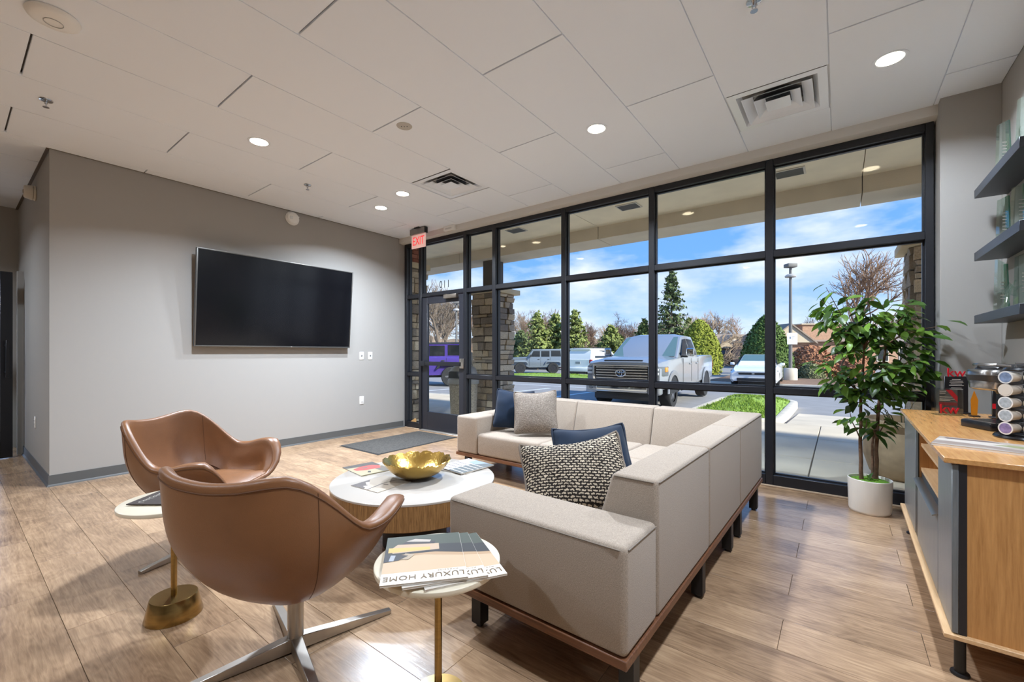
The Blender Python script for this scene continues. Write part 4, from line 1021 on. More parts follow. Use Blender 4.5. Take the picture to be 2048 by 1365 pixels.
# ================================================================== FLOATING SHELVES WITH GLASS AWARDS
SHM = mat('charcoal_shelf', srgb(52, 56, 64), 0.42, noise_amt=0.06, noise_scale=60, stretch=(1, 0.1, 1))
ZSH = (2.237, 1.816, 1.395)
for z, w_ in zip(ZSH, ('top', 'middle', 'bottom')):
    s = MB().box(0.725, XR, 3.28, 4.194, z, z + 0.055).build('floating_shelf', SHM, bevel=0.0015, seg=1)
    tag(s, 'charcoal floating shelf on the right wall, %s one of three' % w_, 'shelf', 'floating shelves')
AWG = glass_mat('award_glass', (0.86, 0.95, 0.91, 1), gloss=0.16); AWE = glass_mat('award_glass_green', (0.30, 0.62, 0.50, 1), gloss=0.14)
def award(label, x, y, z, w, d, h, rz, slant=0.02):
    t = thing('glass_award', label, 'award', (x, y, z), rz, 'glass awards on the shelves')
    MB().hexa([(-w / 2, -d / 2, 0), (w / 2, -d / 2, 0), (w / 2, d / 2, 0), (-w / 2, d / 2, 0)], [(-w * 0.38, -d * 0.4, h - slant), (w * 0.38, -d * 0.4, h), (w * 0.38, d * 0.4, h), (-w * 0.38, d * 0.4, h - slant)]).build('slab', AWG, t, smooth=False)
    MB().hexa([(w / 2, -d / 2, 0.001), (w / 2 + 0.010, -d / 2, 0.001), (w / 2 + 0.010, d / 2, 0.001), (w / 2, d / 2, 0.001)], [(w * 0.38, -d * 0.4, h), (w * 0.38 + 0.008, -d * 0.4, h), (w * 0.38 + 0.008, d * 0.4, h), (w * 0.38, d * 0.4, h)]).build('edge', AWE, t, smooth=False)
    for k in range(6): MB().box(-w * 0.18, w * 0.20, -d / 2 - 0.0012, -d / 2 - 0.0002, h * 0.28 + 0.02 * k, h * 0.28 + 0.02 * k + 0.004).build('etched_line', WHT, t)
S0, S1, S2 = [z + 0.055 for z in ZSH]
award('tall glass award at the far end of the top shelf', 0.80, 3.93, S0, 0.055, 0.03, 0.33, R(20))
award('glass award at the picture edge on the top shelf', 0.80, 3.52, S0, 0.07, 0.03, 0.30, R(20))
award('slim glass award at the far end of the middle shelf', 0.80, 3.93, S1, 0.05, 0.03, 0.29, R(20))
award('wider glass award at the near end of the middle shelf', 0.80, 3.63, S1, 0.06, 0.035, 0.275, R(20))
award('green edged glass award at the far end of the bottom shelf', 0.80, 3.97, S2, 0.055, 0.03, 0.30, R(20), -0.03)
award('glass award at the near end of the bottom shelf', 0.80, 3.58, S2, 0.055, 0.035, 0.30, R(20))
t = thing('glass_sculpture', 'curved clear glass star sculpture on the bottom shelf', 'award', (0.79, 3.76, S2), R(20), 'glass awards on the shelves')
MB().tube([(-0.03, 0, 0.004), (-0.01, 0, 0.05), (0.0, 0, 0.11), (0.03, 0, 0.17)], [0.016, 0.012, 0.010, 0.004], 10).build('stem', AWG, t)
MB().prism([(-0.06, 0.10), (-0.02, 0.12), (0.0, 0.16), (0.02, 0.13), (0.07, 0.15), (0.03, 0.115), (0.03, 0.08), (-0.01, 0.10)], 'y', -0.008, 0.008).build('star', AWG, t, smooth=False)
# ================================================================== POTTED FICUS
PC = Vector((0.185, 4.235, 0))
plant = thing('potted_ficus', 'leafy green ficus tree in a white pot by the window', 'potted plant', PC)
pot = MB().lathe([(0.118, 0.0), (0.122, 0.004), (0.128, 0.02), (0.134, 0.247), (0.131, 0.251), (0.126, 0.249), (0.124, 0.215), (0.0, 0.213)], 64).build('pot', mat('white_ceramic', srgb(228, 222, 212), 0.35), plant)
MOSS = mat('green_moss', srgb(104, 150, 40), 0.95, noise_amt=0.35, noise_scale=50, bump=0.9, bump_scale=120)
rm = random.Random(3); m = MB(); rows = []
for i in range(9):
    r = 0.122 * i / 8
    rows.append([(r * math.cos(2 * PI * j / 36), r * math.sin(2 * PI * j / 36), 0.228 + 0.012 * rm.random() * (1 if i < 8 else 0.3) + 0.012 * (1 - i / 8)) for j in range(36)])
mo = MB().grid(rows, closed_u=True).build('moss', MOSS, plant); mo['kind'] = 'stuff'
BARK = mat('ficus_bark', srgb(104, 78, 58), 0.85, noise_amt=0.25, noise_scale=40, bump=0.5, bump_scale=90)
def loc_px(px, py, dy=0.0):
    """a point in the crown: pixel direction, at the plant's distance plus dy towards the window, in the plant's own frame"""
    d = 3.27 + dy
    p = at_depth(px, py, d) - PC
    p.y = min(p.y, 0.225); return p
trunks = [[loc_px(1723, 958), loc_px(1721, 880), loc_px(1722, 790), loc_px(1728, 700, -0.06)], [loc_px(1752, 962), loc_px(1753, 880), loc_px(1760, 790), loc_px(1772, 690, 0.02)], [loc_px(1746, 960, .03), loc_px(1745, 890, .03), loc_px(1756, 830, 0.03), loc_px(1790, 740, 0.05)]]
for tr, r0 in zip(trunks, (0.014, 0.015, 0.010)):
    tr[0].z = 0.225
    pts = []
    for a, b in zip(tr[:-1], tr[1:]):
        for k in range(4): pts.append(a.lerp(b, k / 4) + Vector((rm.uniform(-.003, .003), rm.uniform(-.003, .003), 0)))
    pts.append(tr[-1]); n_ = len(pts)
    MB().tube(pts, [r0 * (1 - 0.55 * i / n_) for i in range(n_)], 10).build('trunk', BARK, plant)
tips = [(1640, 598, 14), (1632, 620, 12), (1652, 575, 7), (1690, 592, 8), (1668, 632, 9), (1655, 655, 9), (1660, 690, 10), (1632, 715, 12), (1650, 735, 10), (1668, 765, 12), (1686, 800, 8), (1690, 668, 12), (1703, 705, 14), (1712, 745, 16),
        (1725, 620, 8), (1737, 598, 12), (1740, 640, 14), (1722, 660, 12), (1760, 655, 14), (1752, 690, 18), (1745, 725, 18), (1765, 760, 18), (1740, 790, 14), (1786, 610, 12), (1815, 592, 10), (1822, 618, 12), (1810, 650, 14), (1795, 690, 16),
        (1830, 690, 12), (1815, 725, 16), (1845, 720, 12), (1840, 745, 14), (1800, 770, 16), (1828, 775, 12), (1785, 800, 10), (1700, 825, 8), (1733, 840, 7), (1770, 840, 6), (1884, 652, 5), (1850, 660, 7), (1778, 730, 14), (1720, 780, 12), (1758, 858, 4), (1775, 868, 4)]
LEAFM = [mat('ficus_leaf_dark', srgb(62, 92, 36), 0.38, vary=0.3, noise_amt=0.1, noise_scale=30), mat('ficus_leaf_light', srgb(112, 148, 56), 0.38, vary=0.25, noise_amt=0.1, noise_scale=30)]
def leaf_data(mi):
    v = [(0, 0, 0), (0.22, 0.0, 0.0), (0.22, 0.16, 0.04), (0.22, -0.16, 0.04), (0.5, 0, -0.01), (0.5, 0.23, 0.05), (0.5, -0.23, 0.05), (0.78, 0, -0.06), (0.78, 0.14, -0.02), (0.78, -0.14, -0.02), (1.0, 0, -0.15)]
    f = [(0, 1, 2), (0, 3, 1), (1, 4, 5, 2), (1, 3, 6, 4), (4, 7, 8, 5), (4, 6, 9, 7), (7, 10, 8), (7, 9, 10)]
    return v, f
for lm_ in LEAFM:      # thin leaves let light through
    n__ = lm_.node_tree.nodes; l__ = lm_.node_tree.links; tl = n__.new('ShaderNodeBsdfTranslucent'); mx = n__.new('ShaderNodeMixShader'); mx.inputs[0].default_value = 0.35
    hs = next(k for k in n__ if k.type == 'HUE_SAT'); l__.new(hs.outputs[0], tl.inputs[0]); l__.new(n__['Principled BSDF'].outputs[0], mx.inputs[1]); l__.new(tl.outputs[0], mx.inputs[2]); l__.new(mx.outputs[0], n__['Material Output'].inputs[0])
LEAF = [MB().add(*leaf_data(i)).mesh('leaf', LEAFM[i], smooth=True, angle=60) for i in (0, 1)]
all_leaves = []
branch = MB()
for (px, py, n_) in tips:
    dy = rm.uniform(-0.26, 0.10)
    if px > 1840: dy = -0.22
    tip = loc_px(px, py, dy)
    near = min((q for tr in trunks for q in tr[1:]), key=lambda q: (q - tip).length + max(0, q.z - tip.z + 0.05) * 2)
    mid = near.lerp(tip, 0.5) + Vector((rm.uniform(-.03, .03), rm.uniform(-.03, .03), 0.03))
    pts = [near, near.lerp(mid, 0.5) + Vector((0, 0, .008)), mid, mid.lerp(tip, 0.5), tip]
    branch.tube(pts, [0.005, 0.0042, 0.0034, 0.0026, 0.0016], 6)
    for k in range(int(n_ * 1.35)):
        u = rm.uniform(0.45, 1.0); s_ = pts[min(3, int(u * 4))].lerp(pts[min(4, int(u * 4) + 1)], u * 4 - int(u * 4))
        pos = s_ + Vector((rm.gauss(0, .036), rm.gauss(0, .03), rm.gauss(0, .034)))
        pos.y = min(pos.y, 0.20 if pos.x < 0.26 else 0.0)
        outw = (pos - Vector((0, -0.05, 1.1))); outw.z *= 0.4
        az = math.atan2(outw.y, outw.x) + rm.gauss(0, 0.9)
        L = rm.uniform(0.085, 0.125)
        if pos.y + L * math.sin(az) > (0.235 if pos.x + L < 0.36 else 0.06): az = -abs(az)
        all_leaves.append((pos, (rm.gauss(0, 0.45), rm.uniform(0.0, 0.9), az), L, 1 if rm.random() < 0.42 else 0, math.hypot(pos.x, pos.y) + rm.random() * 0.1 - pos.y))
branch.build('branches', BARK, plant)['kind'] = 'stuff'
all_leaves.append((Vector((-0.01, -0.04, 0.235)), (0, -1.2, 0.6), 0.075, 0, 9)); all_leaves.append((Vector((0.005, -0.04, 0.235)), (0, -0.9, 2.2), 0.06, 1, 9))
all_leaves.sort(key=lambda l_: -l_[4])
for pos, rot, L, mi, _ in all_leaves[:300]:
    put('leaf', LEAF[mi], plant, pos, rot, (L, L, L))
rest = MB()
from mathutils import Euler
for pos, rot, L, mi, _ in all_leaves[300:]:
    v, f = leaf_data(0); mt_ = Matrix.LocRotScale(pos, Euler(rot), Vector((L, L, L)))
    rest.add([mt_ @ Vector(p) for p in v], f, mi)
if rest.v: rest.build('inner_foliage', LEAFM, plant, angle=60)['kind'] = 'stuff'
# ================================================================== OUTSIDE: GROUND, CANOPY, COLUMNS
CONC = mat('walk_concrete', srgb(208, 194, 174), 0.85, noise_amt=0.12, noise_scale=1.2, bump=0.1, bump_scale=60)
CONC2 = mat('kerb_concrete', srgb(206, 196, 180), 0.85, noise_amt=0.10, noise_scale=3, bump=0.1, bump_scale=60)
ASPH = mat('asphalt', srgb(146, 144, 144), 0.9, noise_amt=0.10, noise_scale=2.0, bump=0.25, bump_scale=160)
LINE = mat('lot_paint', srgb(226, 228, 230), 0.7); BLUEP = mat('lot_paint_blue', srgb(120, 160, 205), 0.7)
def lot_z(y): return -0.15 - 0.011 * max(0, y - 9.0)
gr = MB(); ys = [8.6, 9.0, 60.0, 130.0]
gr.grid([[(-90, y, lot_z(min(y, 60))), (70, y, lot_z(min(y, 60)))] for y in ys])
tag(gr.build('parking_lot', ASPH), kind='structure')
walk = hollow('sidewalk')
wy = [YW + 0.115, 6.0, 7.4, 8.75]
xs = [-14.0 + 1.72 * k for k in range(14)]
for y0, y1 in zip(wy[:-1], wy[1:]):
    for x0, x1 in zip(xs[:-1], xs[1:]):
        MB().box(x0 + 0.006, x1 - 0.006, y0 + 0.006, y1 - 0.006, -0.16, -0.015).build('paving_slab', CONC, walk, bevel=0.004, seg=1)
MB().box(xs[0], xs[-1], wy[0], wy[-1], -0.20, -0.03).build('walk_bed', mat('joint_dark', srgb(112, 104, 94), 0.95), walk)
MB().box(-14, -2.7, 8.756, 8.93, -0.2, -0.015).build('kerb_stone', CONC2, walk, bevel=0.02)
# ramp beside the grass island
MB().hexa([(-0.72, 8.76, -0.2), (0.9, 8.76, -0.2), (0.2, 11.6, -0.2), (-0.72, 11.6, -0.2)], [(-0.72, 8.76, -0.017), (0.9, 8.76, -0.017), (0.2, 11.6, -0.165), (-0.72, 11.6, -0.165)]).build('ramp', CONC, walk, bevel=0.004, seg=1)

def rounded(x0, x1, y0, y1, r, n=7):
    P = []
    for cx_, cy_, a0 in ((x1 - r, y0 + r, -90), (x1 - r, y1 - r, 0), (x0 + r, y1 - r, 90), (x0 + r, y0 + r, 180)):
        P += [(cx_ + r * math.cos(R(a0 + 90 * k / n)), cy_ + r * math.sin(R(a0 + 90 * k / n))) for k in range(n + 1)]
    return P
GRASS = mat('lawn', srgb(132, 160, 66), 0.95, noise_amt=0.3, noise_scale=7, bump=0.6, bump_scale=60)
def island(name, label, x0, x1, y0, y1, r, hump):
    zb = lot_z((y0 + y1) / 2)
    out = rounded(x0, x1, y0, y1, r); inn = rounded(x0 + 0.16, x1 - 0.16, y0 + 0.16, y1 - 0.16, max(0.1, r - 0.16))
    k = hollow(name); k.location = (0, 0, 0)
    n_ = len(out)
    MB().grid([[(p[0], p[1], zb - 0.25) for p in out], [(p[0], p[1], zb + 0.15) for p in out], [(p[0], p[1], zb + 0.15) for p in inn], [(p[0], p[1], zb - 0.1) for p in inn]], closed_u=True).build('kerb', CONC2, k, bevel=0.02)
    rows = []
    cx_, cy_ = (x0 + x1) / 2, (y0 + y1) / 2
    for i in range(9):
        u = i / 8
        rows.append([(cx_ + (p[0] - cx_) * u, cy_ + (p[1] - cy_) * u, zb + 0.13 + hump * (1 - u ** 2) ) for p in inn])
    g = MB().grid(rows, closed_u=True).build('grass_patch', GRASS); tag(g, label, 'grass', kind='stuff')
    # short blades so that the turf has an edge
    rb = random.Random(len(name)); b = MB()
    for _ in range(5200):
        a, u = rb.uniform(0, n_), math.sqrt(rb.random()) * 0.985
        k_ = int(a) % n_; f_ = a - int(a); p = (inn[k_][0] * (1 - f_) + inn[(k_ + 1) % n_][0] * f_, inn[k_][1] * (1 - f_) + inn[(k_ + 1) % n_][1] * f_); x, y = cx_ + (p[0] - cx_) * u, cy_ + (p[1] - cy_) * u
        z = zb + 0.125 + hump * (1 - u ** 2); an = rb.uniform(0, PI); w_, h_ = 0.010, rb.uniform(0.03, 0.07)
        dx, dy = math.cos(an) * w_, math.sin(an) * w_; lx, ly = rb.gauss(0, 0.02), rb.gauss(0, 0.02)
        b.add([(x - dx, y - dy, z), (x + dx, y + dy, z), (x + lx, y + ly, z + h_)], [(0, 1, 2)])
    o = b.build('grass_blades', GRASS, smooth=False); o.parent = g; o['kind'] = 'stuff'
island('grass_island', 'mown green grass on the kerbed island beside the silver pickup', -2.62, -0.82, 8.95, 13.6, 0.75, 0.20)
island('grass_island', 'far strip of green grass in front of the grey off-roader', -16.5, -8.4, 19.6, 22.2, 0.9, 0.16)
# painted bay lines
pl = hollow('lot_markings')
for (x0, x1, y0, y1, mt_) in [(-7.1, -6.95, 9.4, 14.5, LINE), (-9.2, -9.05, 9.4, 14.5, LINE), (-6.4, -4.9, 9.35, 9.85, BLUEP), (-8.9, -7.3, 10.4, 11.8, BLUEP), (-11.8, -11.65, 9.4, 14.5, LINE), (-14, -6.0, 15.6, 15.75, LINE)]:
    z = lot_z((y0 + y1) / 2)
    MB().add([(x0, y0, lot_z(y0) + 0.006), (x1, y0, lot_z(y0) + 0.006), (x1, y1, lot_z(y1) + 0.006), (x0, y1, lot_z(y1) + 0.006)], [(0, 1, 2, 3)]).build('bay_line', mt_, pl, smooth=False)
ws = MB().box(-9.6, -8.0, 8.98, 9.14, -0.15, -0.03).build('wheel_stop', CONC2, bevel=0.03); tag(ws, 'low concrete wheel stop beyond the entrance door', 'wheel stop')

# ------------------------------------------------------------------ canopy
HS, BY0, BY1, BZ = 3.30, 6.59, 7.18, 3.095
STUC = mat('tan_stucco', srgb(246, 234, 210), 0.9, noise_amt=0.06, noise_scale=3, bump=0.15, bump_scale=120)
STUC2 = mat('grey_tan_stucco', srgb(214, 203, 186), 0.9, noise_amt=0.06, noise_scale=3, bump=0.15, bump_scale=120)
can = hollow('canopy')
for x0, x1 in zip([-16, -9.6, -6.4, -3.2, 0.22], [-9.6, -6.4, -3.2, 0.22, 9.0]):
    MB().box(x0 + 0.004, x1 - 0.004, YW + 0.12, BY0, HS, HS + 0.05).build('soffit_panel', STUC, can)
    MB().box(x0 + 0.004, x1 - 0.004, BY0, BY1, BZ, 3.75).build('beam_section', STUC2, can, bevel=0.004, seg=1)
MB().box(-16, 9.0, YW + 0.12, BY1 + 0.05, HS + 0.052, 3.8).build('canopy_roof', STUC2, can)
# outer skin of the building above and beside the window
structure(MB().box(XH - 2, 9, YB, YW + 0.12, 3.302, 5.2).build('wall_parapet', STUC2))
structure(MB().box(1.0, 9, YB, YW + 0.12, -0.2, 3.302).build('wall_neighbour', STUC2))
structure(MB().box(XH - 2, XL - 0.14, YC + 0.12, YW + 0.12, -0.2, 3.302).build('wall_corner_block', STUC2))
def soffit_light(x, y, label):
    t = thing('soffit_light', label, 'soffit light', (x, y, HS), 0, 'square lights under the canopy')
    MB().box(-0.155, 0.155, -0.125, 0.125, -0.012, 0).build('bezel', mat('bezel_cream', srgb(206, 200, 190), 0.4), t, bevel=0.004)
    MB().box(-0.135, 0.135, -0.105, 0.105, -0.014, -0.011).build('lens', mat('unlit_lens', srgb(70, 68, 64), 0.6), t)
soffit_light(-0.46, 5.95, 'square dark soffit light under the canopy at the right window')
soffit_light(-2.40, 5.93, 'square dark soffit light under the canopy at the middle windows')
soffit_light(-4.40, 5.92, 'square dark soffit light under the canopy near the door')

# ------------------------------------------------------------------ stone columns
STONES = [mat('stone_%d' % i, srgb(*c), 0.9, noise_amt=0.22, noise_scale=9, bump=0.7, bump_scale=22) for i, c in enumerate([(176, 160, 142), (152, 138, 124), (196, 180, 158), (136, 124, 114), (184, 164, 138), (204, 188, 166)])]
CAPM = mat('limestone_cap', srgb(202, 184, 154), 0.85, noise_amt=0.06, noise_scale=6)
MORT = mat('mortar_dark', srgb(70, 64, 58), 0.95)
stone_meshes = {}
def stone_mesh(rs):
    k = rs.randrange(18)
    if k not in stone_meshes:
        q = random.Random(100 + k); m = MB()
        j = lambda: q.uniform(-0.035, 0.035)
        b = [(-0.5 + j(), -0.5, -0.5 + j()), (0.5 + j(), -0.5, -0.5 + j()), (0.5 + j(), -0.5, 0.5 + j()), (-0.5 + j(), -0.5, 0.5 + j())]
        f = [(x * 0.96, 0.42 + q.uniform(-0.22, 0.12), z * 0.96) for x, _, z in b]
        c = (q.uniform(-.1, .1), 0.5, q.uniform(-.1, .1))
        m.add(b + f + [c], [(0, 1, 2, 3), (0, 4, 5, 1), (1, 5, 6, 2), (2, 6, 7, 3), (3, 7, 4, 0), (4, 8, 5), (5, 8, 6), (6, 8, 7), (7, 8, 4)])
        stone_meshes[k] = m.mesh('stone', STONES[k % 6], bevel=0.03, seg=1, angle=25)
    return stone_meshes[k]
def stone_face(parent, origin, ux, nrm, width, z0, z1, rs, hmin=0.055, hmax=0.19, wmin=0.11, wmax=0.38):
    z = z0; u = Vector(ux); n_ = Vector(nrm); rz = math.atan2(n_.y, n_.x) - PI / 2
    while z < z1 - 0.02:
        h = min(rs.uniform(hmin, hmax), z1 - z)
        if z1 - z - h < 0.05: h = z1 - z
        x = -rs.uniform(0, 0.03)
        while x < width - 0.01:
            w = rs.uniform(wmin, wmax)
            if width - x - w < 0.1: w = width - x + rs.uniform(0, 0.03)
            dep = rs.uniform(0.07, 0.13)
            p = Vector(origin) + u * (x + w / 2) + n_ * (dep / 2 - 0.03) + Vector((0, 0, z + h / 2))
            put('stone', stone_mesh(rs), parent, p, (0, 0, rz), (w - 0.008, dep, h - 0.008))
            x += w
        z += h
def stone_column(label, x0, x1, y0, y1, ztop, seed):
    t = thing('stone_column', label, 'column', ((x0 + x1) / 2, (y0 + y1) / 2, -0.02), 0, 'stone columns under the canopy')
    w, d = (x1 - x0) / 2, (y1 - y0) / 2
    rs = random.Random(seed)
    MB().box(-w + 0.03, w - 0.03, -d + 0.03, d - 0.03, 0.0, ztop).build('core', MORT, t)
    stone_face(t, (-w + 0.03, -d + 0.03, 0.0), (1, 0, 0), (0, -1, 0), 2 * w - 0.06, 0.005, ztop, rs)
    stone_face(t, (w - 0.03, -d + 0.03, 0.0), (0, 1, 0), (1, 0, 0), 2 * d - 0.06, 0.005, ztop, rs)
    stone_face(t, (-w + 0.03, -d + 0.03, 0.0), (0, 1, 0), (-1, 0, 0), 2 * d - 0.06, 0.005, ztop, rs)
    MB().box(-w - 0.10, w + 0.10, -d - 0.10, d + 0.10, ztop, ztop + 0.10).build('cap_stone', CAPM, t, bevel=0.008)
    MB().box(-0.14, 0.14, -0.16, 0.16, ztop + 0.10, BZ + 0.02).build('steel_post', mat('post_dark', srgb(82, 76, 72), 0.6), t)
    return t
stone_column('stone clad column with limestone cap left, beside the entrance door', -6.05, -5.42, 6.62, 7.20, 2.42, 11)
stone_column('stone clad column with limestone cap at the far right window edge', 0.66, 1.28, 6.62, 7.20, 2.42, 12)
# wing wall left of the door: stone below, brick above
ww = thing('wing_wall', 'stone and brick wing wall outside the narrow side window', 'wall', (-5.80, 4.63, -0.02))
rs = random.Random(21)
MB().box(-0.30, -0.02, 0, 0.50, 0, 3.30).build('core', MORT, ww)
stone_face(ww, (-0.03, 0.0, 0), (0, 1, 0), (1, 0, 0), 0.50, 0.005, 2.66, rs)
stone_face(ww, (-0.30, 0.47, 0), (1, 0, 0), (0, 1, 0), 0.28, 0.005, 2.66, rs)
MB().box(-0.32, 0.06, 0, 0.56, 2.665, 2.76).build('band_stone', CAPM, ww, bevel=0.006)
BRK = [mat('brick_%d' % i, srgb(*c), 0.9, noise_amt=0.15, noise_scale=30) for i, c in enumerate([(142, 84, 66), (126, 74, 60), (156, 98, 78)])]
bm_ = [MB().box(-0.5, 0.5, -0.5, 0.5, -0.5, 0.5).mesh('brick', b, bevel=0.02, seg=1) for b in BRK]
for r in range(7):
    z = 2.80 + 0.072 * r
    for k in range(3):
        y = 0.10 + 0.2 * k - (0.1 if r % 2 else 0)
        if y > 0.45: continue
        put('brick', bm_[rs.randrange(3)], ww, (-0.01, max(y, 0.06), z), (0, 0, 0), (0.05, 0.19 if y > 0.06 else 0.11, 0.063))

# ------------------------------------------------------------------ litter bin and planter on the walk
TB = at_depth(927, 706, 8.40)
tb = thing('litter_bin', 'round pebble litter bin with grey dome lid outside the door', 'litter bin', (TB.x, TB.y, -0.015))
PEB = mat('pebble_aggregate', srgb(172, 160, 142), 0.9, noise_amt=0.45, noise_scale=55, bump=0.6, bump_scale=70)
MB().lathe([(0.235, 0.0), (0.25, 0.01), (0.275, 0.60), (0.285, 0.62)], 40).build('body', PEB, tb)
DOME = mat('grey_plastic_lid', srgb(150, 148, 144), 0.5)
MB().lathe([(0.30, 0.615), (0.305, 0.625), (0.305, 0.69), (0.295, 0.70), (0.285, 0.70), (0.278, 0.80), (0.24, 0.91), (0.15, 0.98), (0.0, 1.0)], 40).build('dome', DOME, tb)
MB().prism([(-0.13, 0.73), (0.13, 0.73), (0.10, 0.86), (-0.10, 0.86)], 'y', -0.287, -0.22).build('opening', M['slot'], tb)
pp = Vector((0.50, 5.62, -0.015))
pt = thing('stone_planter', 'tan round planter urn outside behind the potted ficus', 'planter', pp)
MB().lathe([(0.20, 0.0), (0.26, 0.05), (0.31, 0.22), (0.31, 0.34), (0.29, 0.46), (0.32, 0.50), (0.34, 0.53), (0.335, 0.57), (0.29, 0.57), (0.27, 0.50), (0.0, 0.49)], 48).build('urn', mat('urn_tan', srgb(176, 152, 124), 0.85, noise_amt=0.15, noise_scale=12), pt)
rp_ = random.Random(8); m = MB()
for k in range(14):
    a = rp_.uniform(0, 2 * PI); L = rp_.uniform(0.12, 0.24)
    m.tube([(0.1 * math.cos(a), 0.1 * math.sin(a), 0.49), (0.16 * math.cos(a), 0.16 * math.sin(a), 0.49 + L * 0.7), (0.26 * math.cos(a), 0.26 * math.sin(a), 0.49 + L)], [0.006, 0.004, 0.002], 5)
m.build('dry_stems', mat('dry_stem', srgb(84, 84, 60), 0.9), pt)['kind'] = 'stuff'
# dropped leaf on the walk
lf = put('dry_leaf', MB().add([(0, 0, 0), (0.03, 0.02, 0.008), (0.07, 0.0, 0.0), (0.03, -0.02, 0.008)], [(0, 1, 2), (0, 2, 3)]).mesh('dry_leaf', mat('dry_leaf_tan', srgb(214, 196, 170), 0.8)), None, (-0.27, 4.92, -0.012)); tag(lf, 'pale dry leaf lying on the concrete walk', 'leaf')
# ================================================================== VEHICLES (local: +y is the nose, z = 0 on the ground)
def car_paint(name, r, g, b, metal=0.35): return mat(name, srgb(r, g, b), 0.22, metal=metal, coat=0.6)
CG = mat('car_glass', srgb(96, 122, 122), 0.06, spec=0.8); CGD = mat('car_glass_dark', srgb(26, 30, 34), 0.08, spec=0.7)
TYRE = mat('tyre_rubber', srgb(40, 41, 43), 0.85); RIM = mat('alloy_rim', srgb(168, 168, 170), 0.25, metal=0.9); RIMD = mat('dark_rim', srgb(74, 74, 78), 0.35, metal=0.7)
PLB = mat('car_trim_black', srgb(34, 35, 38), 0.5); CHR = mat('car_chrome', srgb(206, 206, 206), 0.10, metal=1); LAMP = mat('headlamp_glass', srgb(104, 110, 116), 0.08); AMB = mat('amber_lens', srgb(230, 150, 60), 0.2); TAILR = mat('tail_lens', srgb(150, 24, 26), 0.2)
def wheel(parent, x, y, r, w, rim=RIM, spokes=6):
    s = 1 if x > 0 else -1
    t = MB()
    t.v, t.f, t.m = [], [], []
    n = 36; prof_ = [(r * 0.62, -w / 2), (r * 0.93, -w / 2), (r, -w * 0.36), (r, w * 0.36), (r * 0.93, w / 2), (r * 0.62, w / 2)]
    rows = [[(x + b, y + a * math.cos(2 * PI * i / n), r + a * math.sin(2 * PI * i / n)) for i in range(n)] for a, b in prof_]
    o = t.grid(rows, closed_u=True).build('wheel', TYRE, parent, angle=40)
    MB().cyl((x - w * 0.4, y, r), (x + s * w * 0.30, y, r), r * 0.63, n=28).build('rim', PLB, o)
    xo = x + s * w * 0.34
    m = MB().cyl((xo - s * 0.03, y, r), (xo + s * 0.01, y, r), r * 0.14, n=16)
    for k in range(spokes):
        a = 2 * PI * k / spokes; c, sn = math.cos(a), math.sin(a); wd = r * 0.10
        p = lambda rr, ww, dx: (xo + dx, y + c * rr - sn * ww, r + sn * rr + c * ww)
        m.hexa([p(r * .1, -wd, -.02), p(r * .6, -wd * .8, -.02), p(r * .6, wd * .8, -.02), p(r * .1, wd, -.02)], [p(r * .1, -wd, .01), p(r * .6, -wd * .8, .005), p(r * .6, wd * .8, .005), p(r * .1, wd, .01)])
    m.cyl((xo - s * 0.02, y, r), (xo, y, r), r * 0.64, r * 0.64, n=28, caps=False)
    m.build('spokes', rim, o)
def loft(sections):
    """sections: (y, [(x, z) half outline from bottom to top centre]); mirrored across x"""
    rows = []
    for y, half in sections:
        full = [(x, y, z) for x, z in half] + [(-x, y, z) for x, z in half[::-1]]
        rows.append(full)
    m = MB().grid(rows)
    k = len(rows[0])
    m.f.append(tuple(range(k))); m.m.append(0)
    m.f.append(tuple((len(rows) - 1) * k + i for i in range(k))); m.m.append(0)
    return m
def side_quad(parent, name, mt_, pts, x, off=0.006, inner=None, lean=0.0, zr=0):
    """a flat panel on both flanks: pts (y,z); x half width at height zr, leaning in by `lean` per metre of height"""
    for s in (-1, 1):
        P = [(s * (x + off - lean * (z - zr)), y, z) for y, z in pts]
        Q = [(s * (x + off - 0.02 - lean * (z - zr)), y, z) for y, z in pts]
        n = len(P)
        MB().add(P + Q, [tuple(range(n)), tuple(range(2 * n - 1, n - 1, -1))] + [(i, (i + 1) % n, n + (i + 1) % n, n + i) for i in range(n)]).build(name, mt_, parent, smooth=False)
def arch_pts(yc, r0, r1, n=14):
    return [(yc + r1 * math.cos(PI * i / n), 0.36 + r1 * math.sin(PI * i / n)) for i in range(n + 1)] + [(yc + r0 * math.cos(PI * i / n), 0.36 + r0 * math.sin(PI * i / n)) for i in range(n, -1, -1)]

# ------------------------------------------------------------------ silver crew-cab pickup
SILV = car_paint('silver_paint', 160, 164, 170)
tk = thing('pickup_truck', 'silver crew cab pickup truck parked nose to the window', 'truck', (-4.36, 12.95, lot_z(12.9)), R(180 + 1.5))
